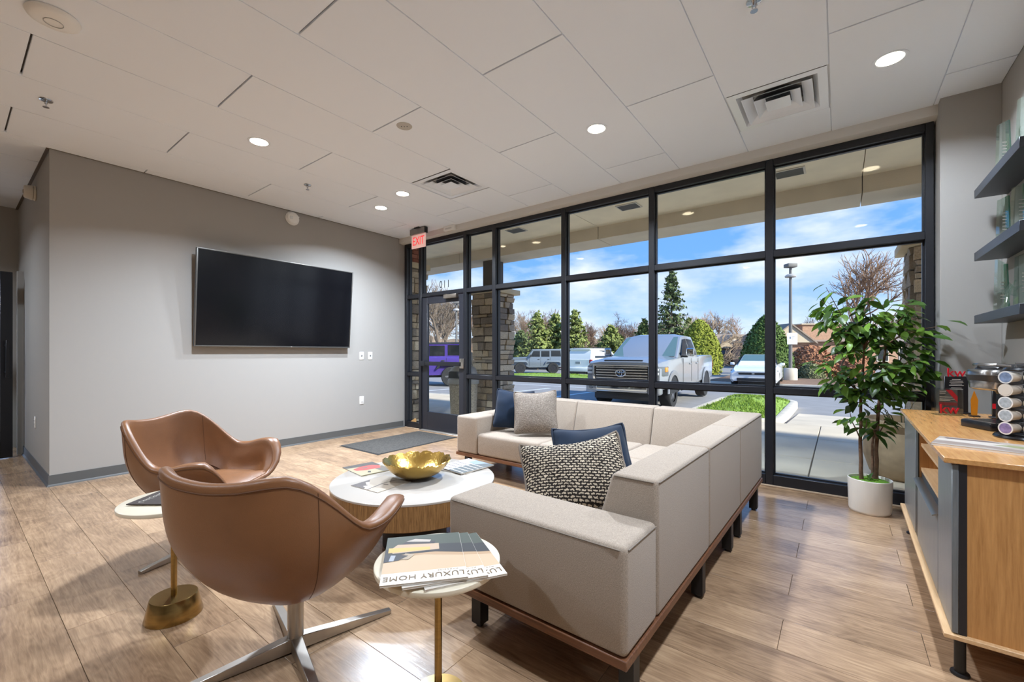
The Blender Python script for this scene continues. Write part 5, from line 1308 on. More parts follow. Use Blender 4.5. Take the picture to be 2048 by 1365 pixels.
# front overhang at y = +2.86, tail at y = -2.94 ; half width 1.0
hw = 0.985
body = loft([(2.80, [(0.80, 0.55), (0.92, 0.62), (0.93, 1.00), (0.86, 1.12), (0.55, 1.16)]),
             (2.60, [(0.90, 0.50), (hw, 0.60), (hw, 1.02), (0.93, 1.17), (0.60, 1.24)]),
             (1.95, [(0.92, 0.48), (hw, 0.58), (hw + .01, 1.05), (0.95, 1.22), (0.62, 1.30)]),
             (1.25, [(0.92, 0.45), (hw, 0.55), (hw, 1.08), (0.96, 1.25), (0.64, 1.31)]),
             (-0.95, [(0.92, 0.42), (hw, 0.52), (hw, 1.10), (0.96, 1.26), (0.64, 1.27)]),
             (-1.02, [(0.92, 0.45), (hw, 0.55), (hw, 1.12), (0.97, 1.29), (0.90, 1.31)]),
             (-2.85, [(0.92, 0.55), (hw, 0.62), (hw, 1.13), (0.97, 1.30), (0.90, 1.32)]),
             (-2.94, [(0.90, 0.58), (0.96, 0.64), (0.96, 1.12), (0.94, 1.28), (0.88, 1.30)])])
body.build('body', SILV, tk, angle=32)
cabm = loft([(1.28, [(0.93, 1.20), (0.93, 1.24), (0.90, 1.27), (0.5, 1.29)]), (0.42, [(0.95, 1.20), (0.92, 1.42), (0.78, 1.84), (0.5, 1.89)]), (0.0, [(0.95, 1.20), (0.925, 1.42), (0.785, 1.88), (0.5, 1.94)]),
             (-0.72, [(0.95, 1.20), (0.925, 1.42), (0.785, 1.87), (0.5, 1.93)]), (-0.98, [(0.93, 1.20), (0.90, 1.42), (0.76, 1.80), (0.5, 1.86)])])
cabm.build('cab', SILV, tk, angle=32)
# windscreen
MB().add([(-0.86, 1.262, 1.30), (0.86, 1.262, 1.30), (0.73, 0.455, 1.845), (-0.73, 0.455, 1.845)], [(0, 1, 2, 3)]).build('windscreen', CG, tk, smooth=False)
side_quad(tk, 'side_window', CGD, [(0.98, 1.33), (0.36, 1.77), (0.03, 1.80), (0.03, 1.33)], 0.93, 0.012, lean=0.30, zr=1.38)
side_quad(tk, 'side_window', CGD, [(-0.04, 1.33), (-0.04, 1.80), (-0.62, 1.78), (-0.74, 1.33)], 0.93, 0.012, lean=0.30, zr=1.38)
for s in (-1, 1):
    for yy in (-0.005, -0.80, 0.92): MB().box(s * (hw + 0.002) - 0.004, s * (hw + 0.002) + 0.004, yy - 0.006, yy + 0.006, 0.58, 1.24).build('door_gap', PLB, tk)
    for yy in (0.20, -0.60): MB().box(s * (hw + 0.01) - 0.015, s * (hw + 0.01) + 0.015, yy - 0.11, yy + 0.06, 1.07, 1.11).build('door_handle', SILV, tk, bevel=0.008)
    mr_ = MB().box(s * 1.17 - 0.10, s * 1.17 + 0.10, 0.86, 0.98, 1.30, 1.52).build('mirror', CHR, tk, bevel=0.035, seg=3)
    MB().box(s * 1.02 - 0.08, s * 1.02 + 0.08, 0.88, 0.95, 1.27, 1.32).build('mirror_arm', PLB, mr_)
    MB().box(s * 0.96 - 0.05, s * 0.96 + 0.05, -1.0, 1.1, 0.44, 0.50).build('side_step', CHR, tk, bevel=0.02)
for yc in (1.86, -1.84):
    side_quad(tk, 'wheel_arch', SILV, [(a, b + 0.03) for a, b in arch_pts(yc, 0.44, 0.56)], hw, 0.035)
    side_quad(tk, 'arch_gap', PLB, [(yc + 0.45 * math.cos(PI * i / 12), 0.38 + 0.45 * math.sin(PI * i / 12)) for i in range(13)], hw, 0.012)
    for s in (-1, 1): wheel(tk, s * 0.86, yc, 0.40, 0.27, RIM, 6)
# front end
MB().box(-0.70, 0.70, 2.76, 2.84, 0.70, 1.06).build('grille_panel', PLB, tk, bevel=0.02)
for k in range(5):
    z = 0.755 + 0.066 * k
    MB().box(-0.66, 0.66, 2.83, 2.865, z, z + 0.030).build('grille_bar', CHR, tk, bevel=0.008)
g_ = MB()
for a in ((-0.74, 0.74, 0.66, 0.715), (-0.74, 0.74, 1.06, 1.10), (-0.75, -0.68, 0.70, 1.08), (0.68, 0.75, 0.70, 1.08)): g_.box(a[0], a[1], 2.80, 2.875, a[2], a[3])
g_.build('grille_surround', CHR, tk, bevel=0.015)
el = lambda cx_, cz, a, b, y, n=40: [(cx_ + a * math.cos(2 * PI * i / n), y, cz + b * math.sin(2 * PI * i / n)) for i in range(n)]
em = MB().tube(el(0, 0.895, 0.125, 0.088, 2.885), 0.012, 8, closed=True).tube(el(0, 0.93, 0.085, 0.030, 2.887), 0.010, 8, closed=True).tube(el(0, 0.885, 0.032, 0.068, 2.887), 0.010, 8, closed=True)
em.build('emblem', CHR, tk)
MB().box(-0.50, 0.50, 2.52, 2.74, 1.155, 1.215).build('hood_scoop', PLB, tk, bevel=0.02)
for s in (-1, 1):
    MB().prism([(s * 0.755, 2.845), (s * 0.90, 2.82), (s * 0.995, 2.64), (s * 1.008, 2.36), (s * 0.755, 2.36)], 'z', 0.83, 1.06).build('headlamp', LAMP, tk, bevel=0.012)
    for zz in (0.89, 0.99): MB().box(s * 0.84 - 0.07, s * 0.84 + 0.07, 2.80, 2.85, zz - 0.03, zz + 0.03).build('lamp_insert', mat('lamp_bright', srgb(214, 218, 222), 0.1), tk, bevel=0.015)
    MB().box(s * 0.995 - 0.02, s * 0.995 + 0.02, 2.40, 2.62, 0.93, 1.04).build('turn_lamp', AMB, tk, bevel=0.01)
    MB().box(s * 0.80 - 0.16, s * 0.80 + 0.16, 2.62, 2.86, 0.38, 0.64).build('bumper_corner', SILV, tk, bevel=0.05, seg=3)
    MB().cyl((s * 0.80, 2.855, 0.52), (s * 0.80, 2.875, 0.52), 0.05, n=20).build('fog_lamp', LAMP, tk)
MB().box(-0.66, 0.66, 2.74, 2.90, 0.42, 0.60).build('bumper', CHR, tk, bevel=0.03, seg=3)
MB().box(-0.72, 0.72, 2.62, 2.84, 0.24, 0.42).build('air_dam', PLB, tk, bevel=0.03)
MB().box(-0.68, 0.68, -2.0, 2.4, 0.28, 0.50).build('chassis', PLB, tk)
MB().box(-0.84, 0.84, -2.80, -1.04, 1.05, 1.10).build('bed_floor', PLB, tk)
for s in (-1, 1): MB().box(s * 0.93 - 0.05, s * 0.93 + 0.05, -2.955, -2.93, 0.85, 1.15).build('tail_lamp', TAILR, tk, bevel=0.01)

# ------------------------------------------------------------------ boxy off-roaders
def off_roader(label, x, y, rz, paint, roof):
    t = thing('off_roader', label, 'off-road car', (x, y, lot_z(y)), rz, 'boxy off-road cars')
    w = 0.80
    loft([(1.95, [(0.62, 0.62), (0.64, 0.70), (0.62, 1.12), (0.55, 1.18)]), (0.85, [(0.74, 0.55), (0.76, 0.62), (0.74, 1.18), (0.66, 1.24)]), (0.62, [(w, 0.45), (w, 0.6), (w, 1.16), (w - 0.02, 1.22)]), (-1.85, [(w, 0.48), (w, 0.6), (w, 1.16), (w - 0.02, 1.22)])]).build('body', paint, t, angle=32)
    loft([(0.72, [(w - 0.02, 1.18), (w - 0.02, 1.22), (w - 0.04, 1.25)]), (0.34, [(w - 0.02, 1.18), (w - 0.06, 1.72), (w - 0.10, 1.76)]), (-1.80, [(w - 0.02, 1.18), (w - 0.06, 1.76), (w - 0.10, 1.80)]), (-1.86, [(w - 0.02, 1.18), (w - 0.06, 1.70), (w - 0.10, 1.74)])]).build('cabin', paint, t, angle=32)
    loft([(0.36, [(w - 0.03, 1.74), (w - 0.08, 1.80)]), (-1.86, [(w - 0.03, 1.76), (w - 0.08, 1.84)])]).build('hard_top', roof, t, angle=32)
    MB().add([(-0.70, 0.705, 1.27), (0.70, 0.705, 1.27), (0.66, 0.365, 1.70), (-0.66, 0.365, 1.70)], [(0, 1, 2, 3)]).build('windscreen', CG, t, smooth=False)
    for P in ([(0.50, 1.26), (0.28, 1.68), (-0.20, 1.68), (-0.20, 1.26)], [(-0.30, 1.26), (-0.30, 1.68), (-0.92, 1.68), (-0.92, 1.26)], [(-1.04, 1.28), (-1.04, 1.70), (-1.74, 1.70), (-1.78, 1.28)]):
        side_quad(t, 'side_window', CGD, P, w - 0.02, 0.012, lean=0.07, zr=1.22)
    MB().box(-0.60, 0.60, -1.885, -1.85, 1.28, 1.68).build('rear_window', CGD, t, bevel=0.02)
    for s in (-1, 1):
        for yc in (1.28, -1.18):
            loft_ = MB()
            loft_.prism([(yc - 0.62, 0.72), (yc - 0.50, 0.92), (yc - 0.36, 0.99), (yc + 0.36, 0.99), (yc + 0.52, 0.92), (yc + 0.62, 0.72), (yc + 0.54, 0.72), (yc + 0.44, 0.84), (yc - 0.44, 0.84), (yc - 0.54, 0.72)], 'x', s * 0.66, s * 0.94)
            loft_.build('fender', PLB if roof is PLB else paint, t, bevel=0.012)
            wheel(t, s * 0.80, yc, 0.41, 0.26, RIMD if roof is not PLB else RIM, 5)
        for yy in (-0.25, -0.98, 0.60): MB().box(s * (w + 0.003) - 0.004, s * (w + 0.003) + 0.004, yy - 0.006, yy + 0.006, 0.55, 1.20).build('door_gap', PLB, t)
        for yy in (-0.10, -0.84): MB().box(s * (w + 0.02) - 0.012, s * (w + 0.02) + 0.012, yy - 0.07, yy + 0.07, 1.04, 1.08).build('door_handle', PLB, t)
        MB().box(s * 0.93 - 0.10, s * 0.93 + 0.10, 0.46, 0.54, 1.24, 1.42).build('mirror', PLB, t, bevel=0.02)
        MB().cyl((s * 0.44, 1.955, 1.00), (s * 0.44, 1.985, 1.00), 0.095, n=24).build('headlamp', LAMP, t)
        MB().cyl((s * 0.52, 2.22, 0.66), (s * 0.52, 2.245, 0.66), 0.05, n=16).build('fog_lamp', LAMP, t)
    for k in range(7): MB().box(-0.27 + 0.09 * k - 0.022, -0.27 + 0.09 * k + 0.022, 1.945, 1.962, 0.78, 1.12).build('grille_slot', PLB, t)
    MB().box(-0.80, 0.80, 2.02, 2.24, 0.55, 0.76).build('front_bumper', PLB, t, bevel=0.03)
    MB().box(-0.75, 0.75, -2.05, -1.88, 0.52, 0.72).build('rear_bumper', PLB, t, bevel=0.03)
    MB().box(-0.62, 0.62, -1.7, 2.05, 0.36, 0.6).build('chassis', PLB, t)
    MB().cyl((0, -1.88, 1.02), (0, -2.12, 1.02), 0.39, n=32).build('spare_wheel', TYRE, t, bevel=0.04)
    for s in (-1, 1): MB().box(s * 0.74 - 0.05, s * 0.74 + 0.05, -1.90, -1.85, 0.95, 1.18).build('tail_lamp', TAILR, t)
    return t
p = at_depth(1073, 706, 33.0)
off_roader('grey boxy off-road car parked beyond the far grass strip', p.x, p.y, R(128), car_paint('slate_paint', 132, 142, 150), car_paint('slate_roof', 150, 156, 160))
p = at_depth(846, 706, 18.4)
off_roader('purple boxy off-road car seen through the entrance door', p.x, p.y, R(136), car_paint('purple_paint', 86, 66, 158), PLB)

# ------------------------------------------------------------------ white estate seen from behind
WHT_P = car_paint('white_paint', 236, 238, 240, 0.0)
p = at_depth(1194, 706, 27.5)
sv = thing('white_suv', 'white estate car seen from behind, left of the silver pickup', 'car', (p.x, p.y, lot_z(p.y)), R(-3))
hs_ = 0.93
loft([(-2.30, [(0.84, 0.50), (0.90, 0.62), (0.91, 1.02), (0.88, 1.12)]), (-2.15, [(0.88, 0.42), (hs_, 0.55), (hs_, 1.05), (0.90, 1.15)]), (1.0, [(0.88, 0.42), (hs_, 0.55), (hs_, 1.05), (0.90, 1.12)]), (2.3, [(0.80, 0.45), (0.86, 0.55), (0.84, 0.95), (0.75, 1.02)])]).build('body', WHT_P, sv, angle=32)
loft([(-2.22, [(0.86, 1.08), (0.84, 1.15), (0.80, 1.20)]), (-1.95, [(0.88, 1.08), (0.84, 1.40), (0.72, 1.74)]), (-1.6, [(0.88, 1.08), (0.84, 1.40), (0.72, 1.80)]), (0.3, [(0.88, 1.08), (0.84, 1.40), (0.72, 1.78)]), (1.2, [(0.86, 1.08), (0.82, 1.12), (0.78, 1.16)])]).build('cabin', WHT_P, sv, angle=32)
MB().add([(-0.72, -2.21, 1.17), (0.72, -2.21, 1.17), (0.66, -1.985, 1.62), (-0.66, -1.985, 1.62)], [(0, 1, 2, 3)]).build('rear_window', CGD, sv, smooth=False)
MB().box(-0.72, 0.72, -2.10, -1.80, 1.70, 1.79).build('spoiler', WHT_P, sv, bevel=0.03)
side_quad(sv, 'side_window', CGD, [(0.7, 1.22), (0.25, 1.66), (-1.7, 1.66), (-1.8, 1.22)], 0.86, 0.012, lean=0.27, zr=1.25)
for s in (-1, 1):
    MB().box(s * 0.84 - 0.08, s * 0.84 + 0.08, -2.325, -2.15, 0.88, 1.13).build('tail_lamp', TAILR, sv, bevel=0.03)
    MB().box(s * 0.70 - 0.04, s * 0.70 + 0.04, -1.7, 0.4, 1.80, 1.85).build('roof_rail', PLB, sv, bevel=0.01)
    for yc in (-1.35, 1.4): wheel(sv, s * 0.82, yc, 0.37, 0.25)
MB().box(-0.90, 0.90, -2.42, -2.2, 0.40, 0.66).build('bumper', WHT_P, sv, bevel=0.05, seg=3)
MB().box(-0.55, 0.55, -2.40, -2.25, 0.28, 0.42).build('diffuser_trim', PLB, sv, bevel=0.02)
MB().box(-0.16, 0.16, -2.335, -2.30, 0.86, 1.0).build('plate', mat('plate_grey', srgb(150, 156, 160), 0.5), sv)
MB().box(-0.6, 0.6, -1.9, 1.9, 0.25, 0.45).build('chassis', PLB, sv)

# ------------------------------------------------------------------ white saloon facing the window
p = at_depth(1502, 706, 18.3)
sd = thing('white_saloon', 'white low saloon car facing the window, right of the pickup', 'car', (p.x, p.y + 2.0, lot_z(p.y)), R(183))
loft([(2.28, [(0.70, 0.28), (0.80, 0.36), (0.80, 0.60), (0.68, 0.70)]), (2.05, [(0.82, 0.22), (0.90, 0.34), (0.89, 0.66), (0.76, 0.78)]), (1.2, [(0.84, 0.22), (0.91, 0.32), (0.90, 0.74), (0.80, 0.90)]), (0.7, [(0.84, 0.22), (0.91, 0.32), (0.90, 0.80), (0.80, 0.94)]), (-1.5, [(0.84, 0.22), (0.91, 0.32), (0.90, 0.84), (0.82, 0.96)]), (-2.25, [(0.72, 0.3), (0.84, 0.4), (0.83, 0.84), (0.74, 0.92)])]).build('body', WHT_P, sd, angle=32)
loft([(1.05, [(0.76, 0.86), (0.76, 0.90), (0.70, 0.93)]), (0.1, [(0.80, 0.86), (0.72, 1.15), (0.56, 1.38)]), (-0.6, [(0.80, 0.86), (0.72, 1.15), (0.56, 1.40)]), (-1.75, [(0.76, 0.86), (0.74, 0.92), (0.66, 0.95)])]).build('cabin', WHT_P, sd, angle=32)
MB().add([(-0.70, 1.02, 0.935), (0.70, 1.02, 0.935), (0.54, 0.12, 1.385), (-0.54, 0.12, 1.385)], [(0, 1, 2, 3)]).build('windscreen', CG, sd, smooth=False)
side_quad(sd, 'side_window', CGD, [(0.75, 0.96), (0.1, 1.30), (-0.6, 1.31), (-1.2, 0.98)], 0.79, 0.012, lean=0.36, zr=0.96)
MB().box(-0.55, 0.55, 2.20, 2.30, 0.55, 0.66).build('grille', PLB, sd, bevel=0.02)
MB().box(-0.60, 0.60, 2.27, 2.315, 0.635, 0.665).build('chrome_wing', CHR, sd, bevel=0.006)
MB().box(-0.05, 0.05, 2.30, 2.325, 0.575, 0.645).build('emblem', CHR, sd, bevel=0.01)
MB().box(-0.62, 0.62, 2.20, 2.30, 0.28, 0.42).build('lower_intake', PLB, sd, bevel=0.03)
for s in (-1, 1):
    MB().hexa([(s * 0.55, 2.18, 0.60), (s * 0.88, 1.98, 0.64), (s * 0.88, 1.85, 0.64), (s * 0.55, 2.1, 0.60)], [(s * 0.55, 2.24, 0.68), (s * 0.885, 1.98, 0.75), (s * 0.885, 1.85, 0.75), (s * 0.55, 2.1, 0.68)]).build('headlamp', LAMP, sd, bevel=0.01)
    MB().hexa([(s * 0.58, 2.22, 0.34), (s * 0.84, 2.04, 0.36), (s * 0.84, 1.95, 0.36), (s * 0.58, 2.1, 0.34)], [(s * 0.62, 2.24, 0.44), (s * 0.86, 2.06, 0.48), (s * 0.86, 1.95, 0.48), (s * 0.62, 2.1, 0.44)]).build('fog_recess', PLB, sd)
    MB().box(s * 0.98 - 0.09, s * 0.98 + 0.09, 0.60, 0.72, 0.92, 1.04).build('mirror', WHT_P, sd, bevel=0.03)
    for yc in (1.4, -1.3): wheel(sd, s * 0.80, yc, 0.33, 0.21)
MB().box(-0.6, 0.6, -1.9, 2.0, 0.16, 0.3).build('chassis', PLB, sd)
# ================================================================== TREES, POLES AND FAR BUILDINGS
BARKS = mat('grey_bark', srgb(122, 108, 94), 0.95); TWIG = mat('brown_twigs', srgb(146, 118, 96), 0.95); TWIG2 = mat('pale_twigs', srgb(168, 146, 122), 0.95)
NEED = mat('pine_needles', srgb(124, 134, 72), 0.9, noise_amt=0.35, noise_scale=3); NEED2 = mat('spruce_needles', srgb(98, 112, 70), 0.9, noise_amt=0.35, noise_scale=3)
HOLLY = mat('holly_leaves', srgb(86, 112, 48), 0.8, noise_amt=0.4, noise_scale=4); HOLLY2 = mat('gold_leaves', srgb(134, 142, 44), 0.8, noise_amt=0.35, noise_scale=4); SHRUB = mat('grey_green_shrub', srgb(116, 120, 84), 0.9, noise_amt=0.35, noise_scale=6)
REDSH = mat('rust_shrub', srgb(168, 118, 88), 0.95, noise_amt=0.3, noise_scale=6); UNDER = mat('undergrowth_brown', srgb(138, 118, 98), 1.0, noise_amt=0.3, noise_scale=0.8, bump=0.6, bump_scale=3)
def bare_mesh(seed, h, spread=0.55, levels=5, upright=0.5):
    rs = random.Random(seed); tr = MB(); tw = MB()
    def grow(p, d, L, r, lv):
        pts = [p]; q = p.copy(); dd = d.copy()
        for k in range(3):
            dd = (dd + Vector((rs.gauss(0, .13), rs.gauss(0, .13), rs.gauss(0.03, .08)))).normalized(); q = q + dd * (L / 3); pts.append(q.copy())
        rr = [r * (1 - 0.14 * k) for k in range(4)]
        (tr if lv >= levels - 1 else tw).tube(pts, rr, 5 if lv >= levels - 1 else 3)
        if lv == 0: return
        for k in range(3 if lv > 1 else 4):
            a = rs.uniform(0, 2 * PI); side = dd.orthogonal().normalized(); side.rotate(Matrix.Rotation(a, 3, dd))
            nd = (dd * (1 - spread * rs.uniform(0.5, 1.1)) + side * spread * rs.uniform(0.8, 1.3) + Vector((0, 0, upright * 0.35))).normalized()
            grow(pts[rs.choice([1, 2, 3, 3])], nd, L * rs.uniform(0.58, 0.76), r * 0.6, lv - 1)
        grow(pts[3], (dd + Vector((rs.gauss(0, .15), rs.gauss(0, .15), 0.1))).normalized(), L * 0.74, r * 0.66, lv - 1)
    grow(Vector((0, 0, 0)), Vector((0, 0, 1)), h * 0.30, h * 0.020, levels)
    return tr, tw
def bare_tree(label, px, d, top_py, seed, twig=TWIG, spread=0.55, levels=5, group=None, upright=0.5, proto=None):
    p = at_depth(px, 706, d); zb = lot_z(min(p.y, 60)); top = CAM_H + (HORIZON - top_py) * d / F_PX; h = top - zb
    t = thing('bare_tree', label, 'tree', (p.x, p.y, zb), random.Random(seed).uniform(0, 6), group)
    key = (seed % 7, spread, levels, twig.name)
    if key not in BARE:
        a, b = bare_mesh(seed % 7 + 50, 10, spread, levels, upright)
        zmax = max(v[2] for v in b.v)
        BARE[key] = (a.mesh('trunk', BARKS), b.mesh('twigs', twig), zmax)
    a, b, zm = BARE[key]; s = h / zm
    put('trunk', a, t, scale=(s, s, s)); o = put('twigs', b, t, scale=(s, s, s)); o['kind'] = 'stuff'
    return t
BARE = {}
def cards(rs, pts, size, m, droop=0.3):
    for p, nrm in pts:
        a = Vector(nrm).normalized(); b = a.orthogonal().normalized(); b.rotate(Matrix.Rotation(rs.uniform(0, 6.3), 3, a)); c = a.cross(b)
        s = size * rs.uniform(0.6, 1.3); tl = a * rs.uniform(0.2, 0.9) * s
        p = Vector(p)
        m.add([p - b * s * 0.5, p + c * s * 0.35 + tl * 0.4, p + b * s * 0.5 + tl, p - c * s * 0.35 + tl * 0.3], [(0, 1, 2), (0, 2, 3)])
def conifer(label, px, d, top_py, width_px, seed, mt_, group=None, shape=1.0, gappy=0.25):
    p = at_depth(px, 706, d); zb = lot_z(min(p.y, 60)); h = CAM_H + (HORIZON - top_py) * d / F_PX - zb; w = width_px * d / F_PX / 2
    t = thing('conifer_tree', label, 'tree', (p.x, p.y, zb), 0, group)
    MB().cyl((0, 0, 0), (0, 0, h * 0.96), h * 0.016, h * 0.003, n=7).build('trunk', BARKS, t)
    rs = random.Random(seed); pts = []; br = MB()
    n_ = int(56 * shape)
    for k in range(n_):
        u = (k + rs.random()) / n_; z = h * (0.06 + 0.94 * u); rad = w * (1 - u) ** 0.8 * rs.uniform(0.7, 1.08) + 0.05
        for j in range(rs.choice((3, 4, 5))):
            if rs.random() < gappy * 0.5: continue
            a = rs.uniform(0, 2 * PI); L = rad * rs.uniform(0.6, 1.0)
            tip = Vector((L * math.cos(a), L * math.sin(a), z + L * rs.uniform(-0.12, 0.28)))
            br.tube([(0, 0, z), tip], [h * 0.003, h * 0.001], 3)
            for q in range(int(8 + 16 * L / max(w, .1))):
                v = rs.uniform(0.15, 1.0); c = Vector((0, 0, z)).lerp(tip, v) + Vector((rs.gauss(0, .10), rs.gauss(0, .10), rs.gauss(0, .07))) * (0.35 + 0.25 * w)
                pts.append((c, (tip - Vector((0, 0, z - 0.2))) + Vector((rs.gauss(0, .5), rs.gauss(0, .5), rs.gauss(0.3, .4)))))
    m = MB(); cards(rs, pts, 0.13 + 0.055 * w, m)
    br.build('boughs', BARKS, t)['kind'] = 'stuff'
    m.build('foliage', mt_, t, smooth=False)['kind'] = 'stuff'
    return t
def bush(label, px, d, top_py, width_px, seed, mt_, group=None, cone=0.6, cat='bush', name='round_bush', n_=5200, size=0.16, base=None, h=None):
    p = at_depth(px, 706, d); zb = lot_z(min(p.y, 60)) if base is None else base
    h = h or (CAM_H + (HORIZON - top_py) * d / F_PX - zb); w = width_px * d / F_PX / 2
    t = thing(name, label, cat, (p.x, p.y, zb), 0, group)
    rs = random.Random(seed)
    def prof_(u): return w * ((1 - u ** (1.5 + 1.4 * (1 - cone))) ** (0.55 + 0.30 * cone)) * (0.86 + 0.14 * min(1, u * 5))
    rows = [[(prof_(u) * 0.9 * math.cos(2 * PI * j / 24), prof_(u) * 0.9 * math.sin(2 * PI * j / 24), h * u * 0.97) for j in range(24)] for u in [i / 14 for i in range(15)]]
    MB().grid(rows, closed_u=True).build('inner_mass', mt_, t)
    pts = []
    for _ in range(n_):
        u = rs.random() ** 0.9; a = rs.uniform(0, 2 * PI); r = prof_(u) * rs.uniform(0.88, 1.02)
        pts.append(((r * math.cos(a), r * math.sin(a), h * u * rs.uniform(0.97, 1.0)), (math.cos(a), math.sin(a), 0.35 + u)))
    m = MB(); cards(rs, pts, size, m)
    m.build('foliage', mt_, t, smooth=False)['kind'] = 'stuff'
    return t
# ---- evergreens
conifer('tall dark spruce standing behind the silver pickup', 1343, 45, 542, 130, 1, NEED2, shape=1.25, gappy=0.3)
conifer('bushy pine tree behind the roof of the grey off-roader, leftmost', 1075, 42, 628, 128, 2, NEED, 'pine trees behind the cars', gappy=0.1)
conifer('bushy pine tree left of the thick window mullion behind the grey off-roader', 1112, 43, 630, 120, 3, NEED, 'pine trees behind the cars', gappy=0.1)
conifer('bushy pine tree between the grey off-roader and the white estate', 1150, 41, 622, 112, 4, NEED, 'pine trees behind the cars', gappy=0.1)
conifer('low pine tree above the white estate car', 1222, 44, 655, 130, 5, NEED, 'pine trees behind the cars', gappy=0.05)
conifer('small pine just left of the tall spruce', 1288, 47, 640, 100, 6, NEED, 'pine trees behind the cars', gappy=0.1)
conifer('small pine right of the tall spruce', 1378, 50, 638, 80, 7, NEED, 'pine trees behind the cars', gappy=0.1)
conifer('low dark pine at the left edge of the stone column view', 1042, 45, 664, 110, 8, NEED2, 'pine trees behind the cars', gappy=0.05)
bush('clipped golden green holly bush behind the cab of the pickup', 1398, 33, 640, 88, 9, HOLLY2, 'clipped evergreen bushes', cone=0.45)
bush('large clipped green cone shaped bush behind the white saloon', 1532, 28, 632, 96, 10, HOLLY, 'clipped evergreen bushes', cone=0.55)
bush('low grey green shrub left of the lamp post base', 1556, 23.5, 727, 38, 11, SHRUB, 'low shrubs on the mulch strip', cone=0.1, n_=1500, size=0.12)
bush('low grey green shrub right of the lamp post base', 1622, 23.0, 728, 46, 12, SHRUB, 'low shrubs on the mulch strip', cone=0.1, n_=1500, size=0.12)
bush('rust coloured winter shrub behind the white notice', 1620, 30, 692, 80, 13, REDSH, 'rust coloured shrubs', cone=0.1, n_=2600, size=0.18)
bush('rust coloured winter shrub behind the ficus leaves', 1690, 30, 700, 90, 14, REDSH, 'rust coloured shrubs', cone=0.1, n_=2600, size=0.18)
# ---- bare trees
bare_tree('spreading bare tree above the white estate car', 1232, 48, 622, 1, TWIG, 0.75, 5, upright=0.3)
bare_tree('tall bare tree with few leaves behind the potted ficus', 1712, 30, 494, 2, TWIG, 0.52, 5)
bare_tree('small bare tree between the two clipped bushes', 1424, 40, 620, 3, TWIG2, 0.55, 5)
bare_tree('bare tree at the left seen through the entrance door', 880, 45, 562, 4, BARKS, 0.5, 5, 'bare trees beyond the door')
bare_tree('bare tree at the right seen through the entrance door', 914, 50, 575, 5, BARKS, 0.5, 5, 'bare trees beyond the door')
rs = random.Random(77)
for k, px in enumerate([780, 815, 845, 868, 896, 930, 965, 1000, 1018, 1045, 1062, 1090, 1124, 1160, 1180, 1205, 1252, 1275, 1300, 1322, 1352, 1390, 1450, 1480, 1560, 1605, 1640, 1670, 1740, 1780, 1820]):
    d = rs.uniform(60, 78) if px < 1310 else rs.uniform(93, 106)
    top = (592 if px < 950 else 622 if px < 1120 else 634) + rs.uniform(-10, 16)
    bare_tree('bare winter tree in the wood at the far end of the car park', px, d, top, 10 + k % 5, TWIG if k % 3 else TWIG2, 0.5, 5, 'bare trees of the far wood')
m = MB(); rows = []
for i in range(7):
    v = i / 6; row = []
    for j in range(140):
        px = 500 + 11 * j; d = 80 + 8 * v
        p = at_depth(px, 706, d)
        row.append((p.x, p.y, -1.2 + (5.2 + 1.6 * noise.noise(Vector((j * 0.35, 0, 0))) + 0.7 * noise.noise(Vector((j * 1.3, 4, i)))) * math.sin(v * PI * 0.5)))
    rows.append(row)
tag(m.grid(rows).build('undergrowth', UNDER), 'brown winter undergrowth along the far wood', 'undergrowth', kind='stuff')
# ---- lamp posts
POLE = mat('lamp_post_grey', srgb(112, 110, 108), 0.6)
def lamp_post(label, px, d, top_py, sign):
    p = at_depth(px, 706, d); zb = lot_z(p.y); top = CAM_H + (HORIZON - top_py) * d / F_PX - zb
    t = thing('lamp_post', label, 'lamp post', (p.x, p.y, zb), YAW, 'car park lamp posts')
    MB().lathe([(0.30, 0.0), (0.30, 0.72), (0.27, 0.76), (0.0, 0.77)], 28).build('concrete_base', CONC2, t)
    MB().cyl((0, 0, 0.75), (0, 0, top - 0.12), 0.085, 0.06, n=12).build('pole', POLE, t)
    MB().box(-0.23, 0.23, -0.20, 0.20, top - 0.14, top + 0.05).build('lamp_head', POLE, t, bevel=0.03)
    MB().lathe([(0.24, top - 0.62), (0.25, top - 0.56), (0.16, top - 0.48), (0.07, top - 0.46)], 20).build('lamp_hood', mat('hood_grey', srgb(176, 174, 172), 0.5), t)
    if sign:
        MB().box(-0.24, 0.26, -0.13, -0.11, 1.95, 2.52).build('notice', mat('notice_white', srgb(236, 236, 236), 0.6), t)
        for z, l_ in ((2.33, 0.14), (2.27, 0.10), (2.21, 0.06)): MB().box(-0.02, -0.02 + l_, -0.134, -0.131, z - 0.012, z + 0.012).build('notice_line', ink(150, 156, 170), t)
        MB().box(-0.14, -0.06, -0.134, -0.131, 2.22, 2.34).build('notice_mark', ink(120, 140, 170), t)
lamp_post('tall grey lamp post with a white notice right of the saloon', 1581, 21.5, 530, True)
lamp_post('lamp post seen through the glass of the entrance door', 913, 30, 604, False)
# mulch strip and kerb
ml = hollow('mulch_strip')
MB().box(-5.2, 9.0, 21.6, 30, lot_z(24) - 0.1, lot_z(24) + 0.16).build('mulch', mat('mulch_brown', srgb(128, 100, 80), 1.0, noise_amt=0.3, noise_scale=8), ml)
MB().box(-5.35, 9.0, 21.42, 21.6, lot_z(24) - 0.1, lot_z(24) + 0.19).build('kerb', CONC2, ml, bevel=0.03)
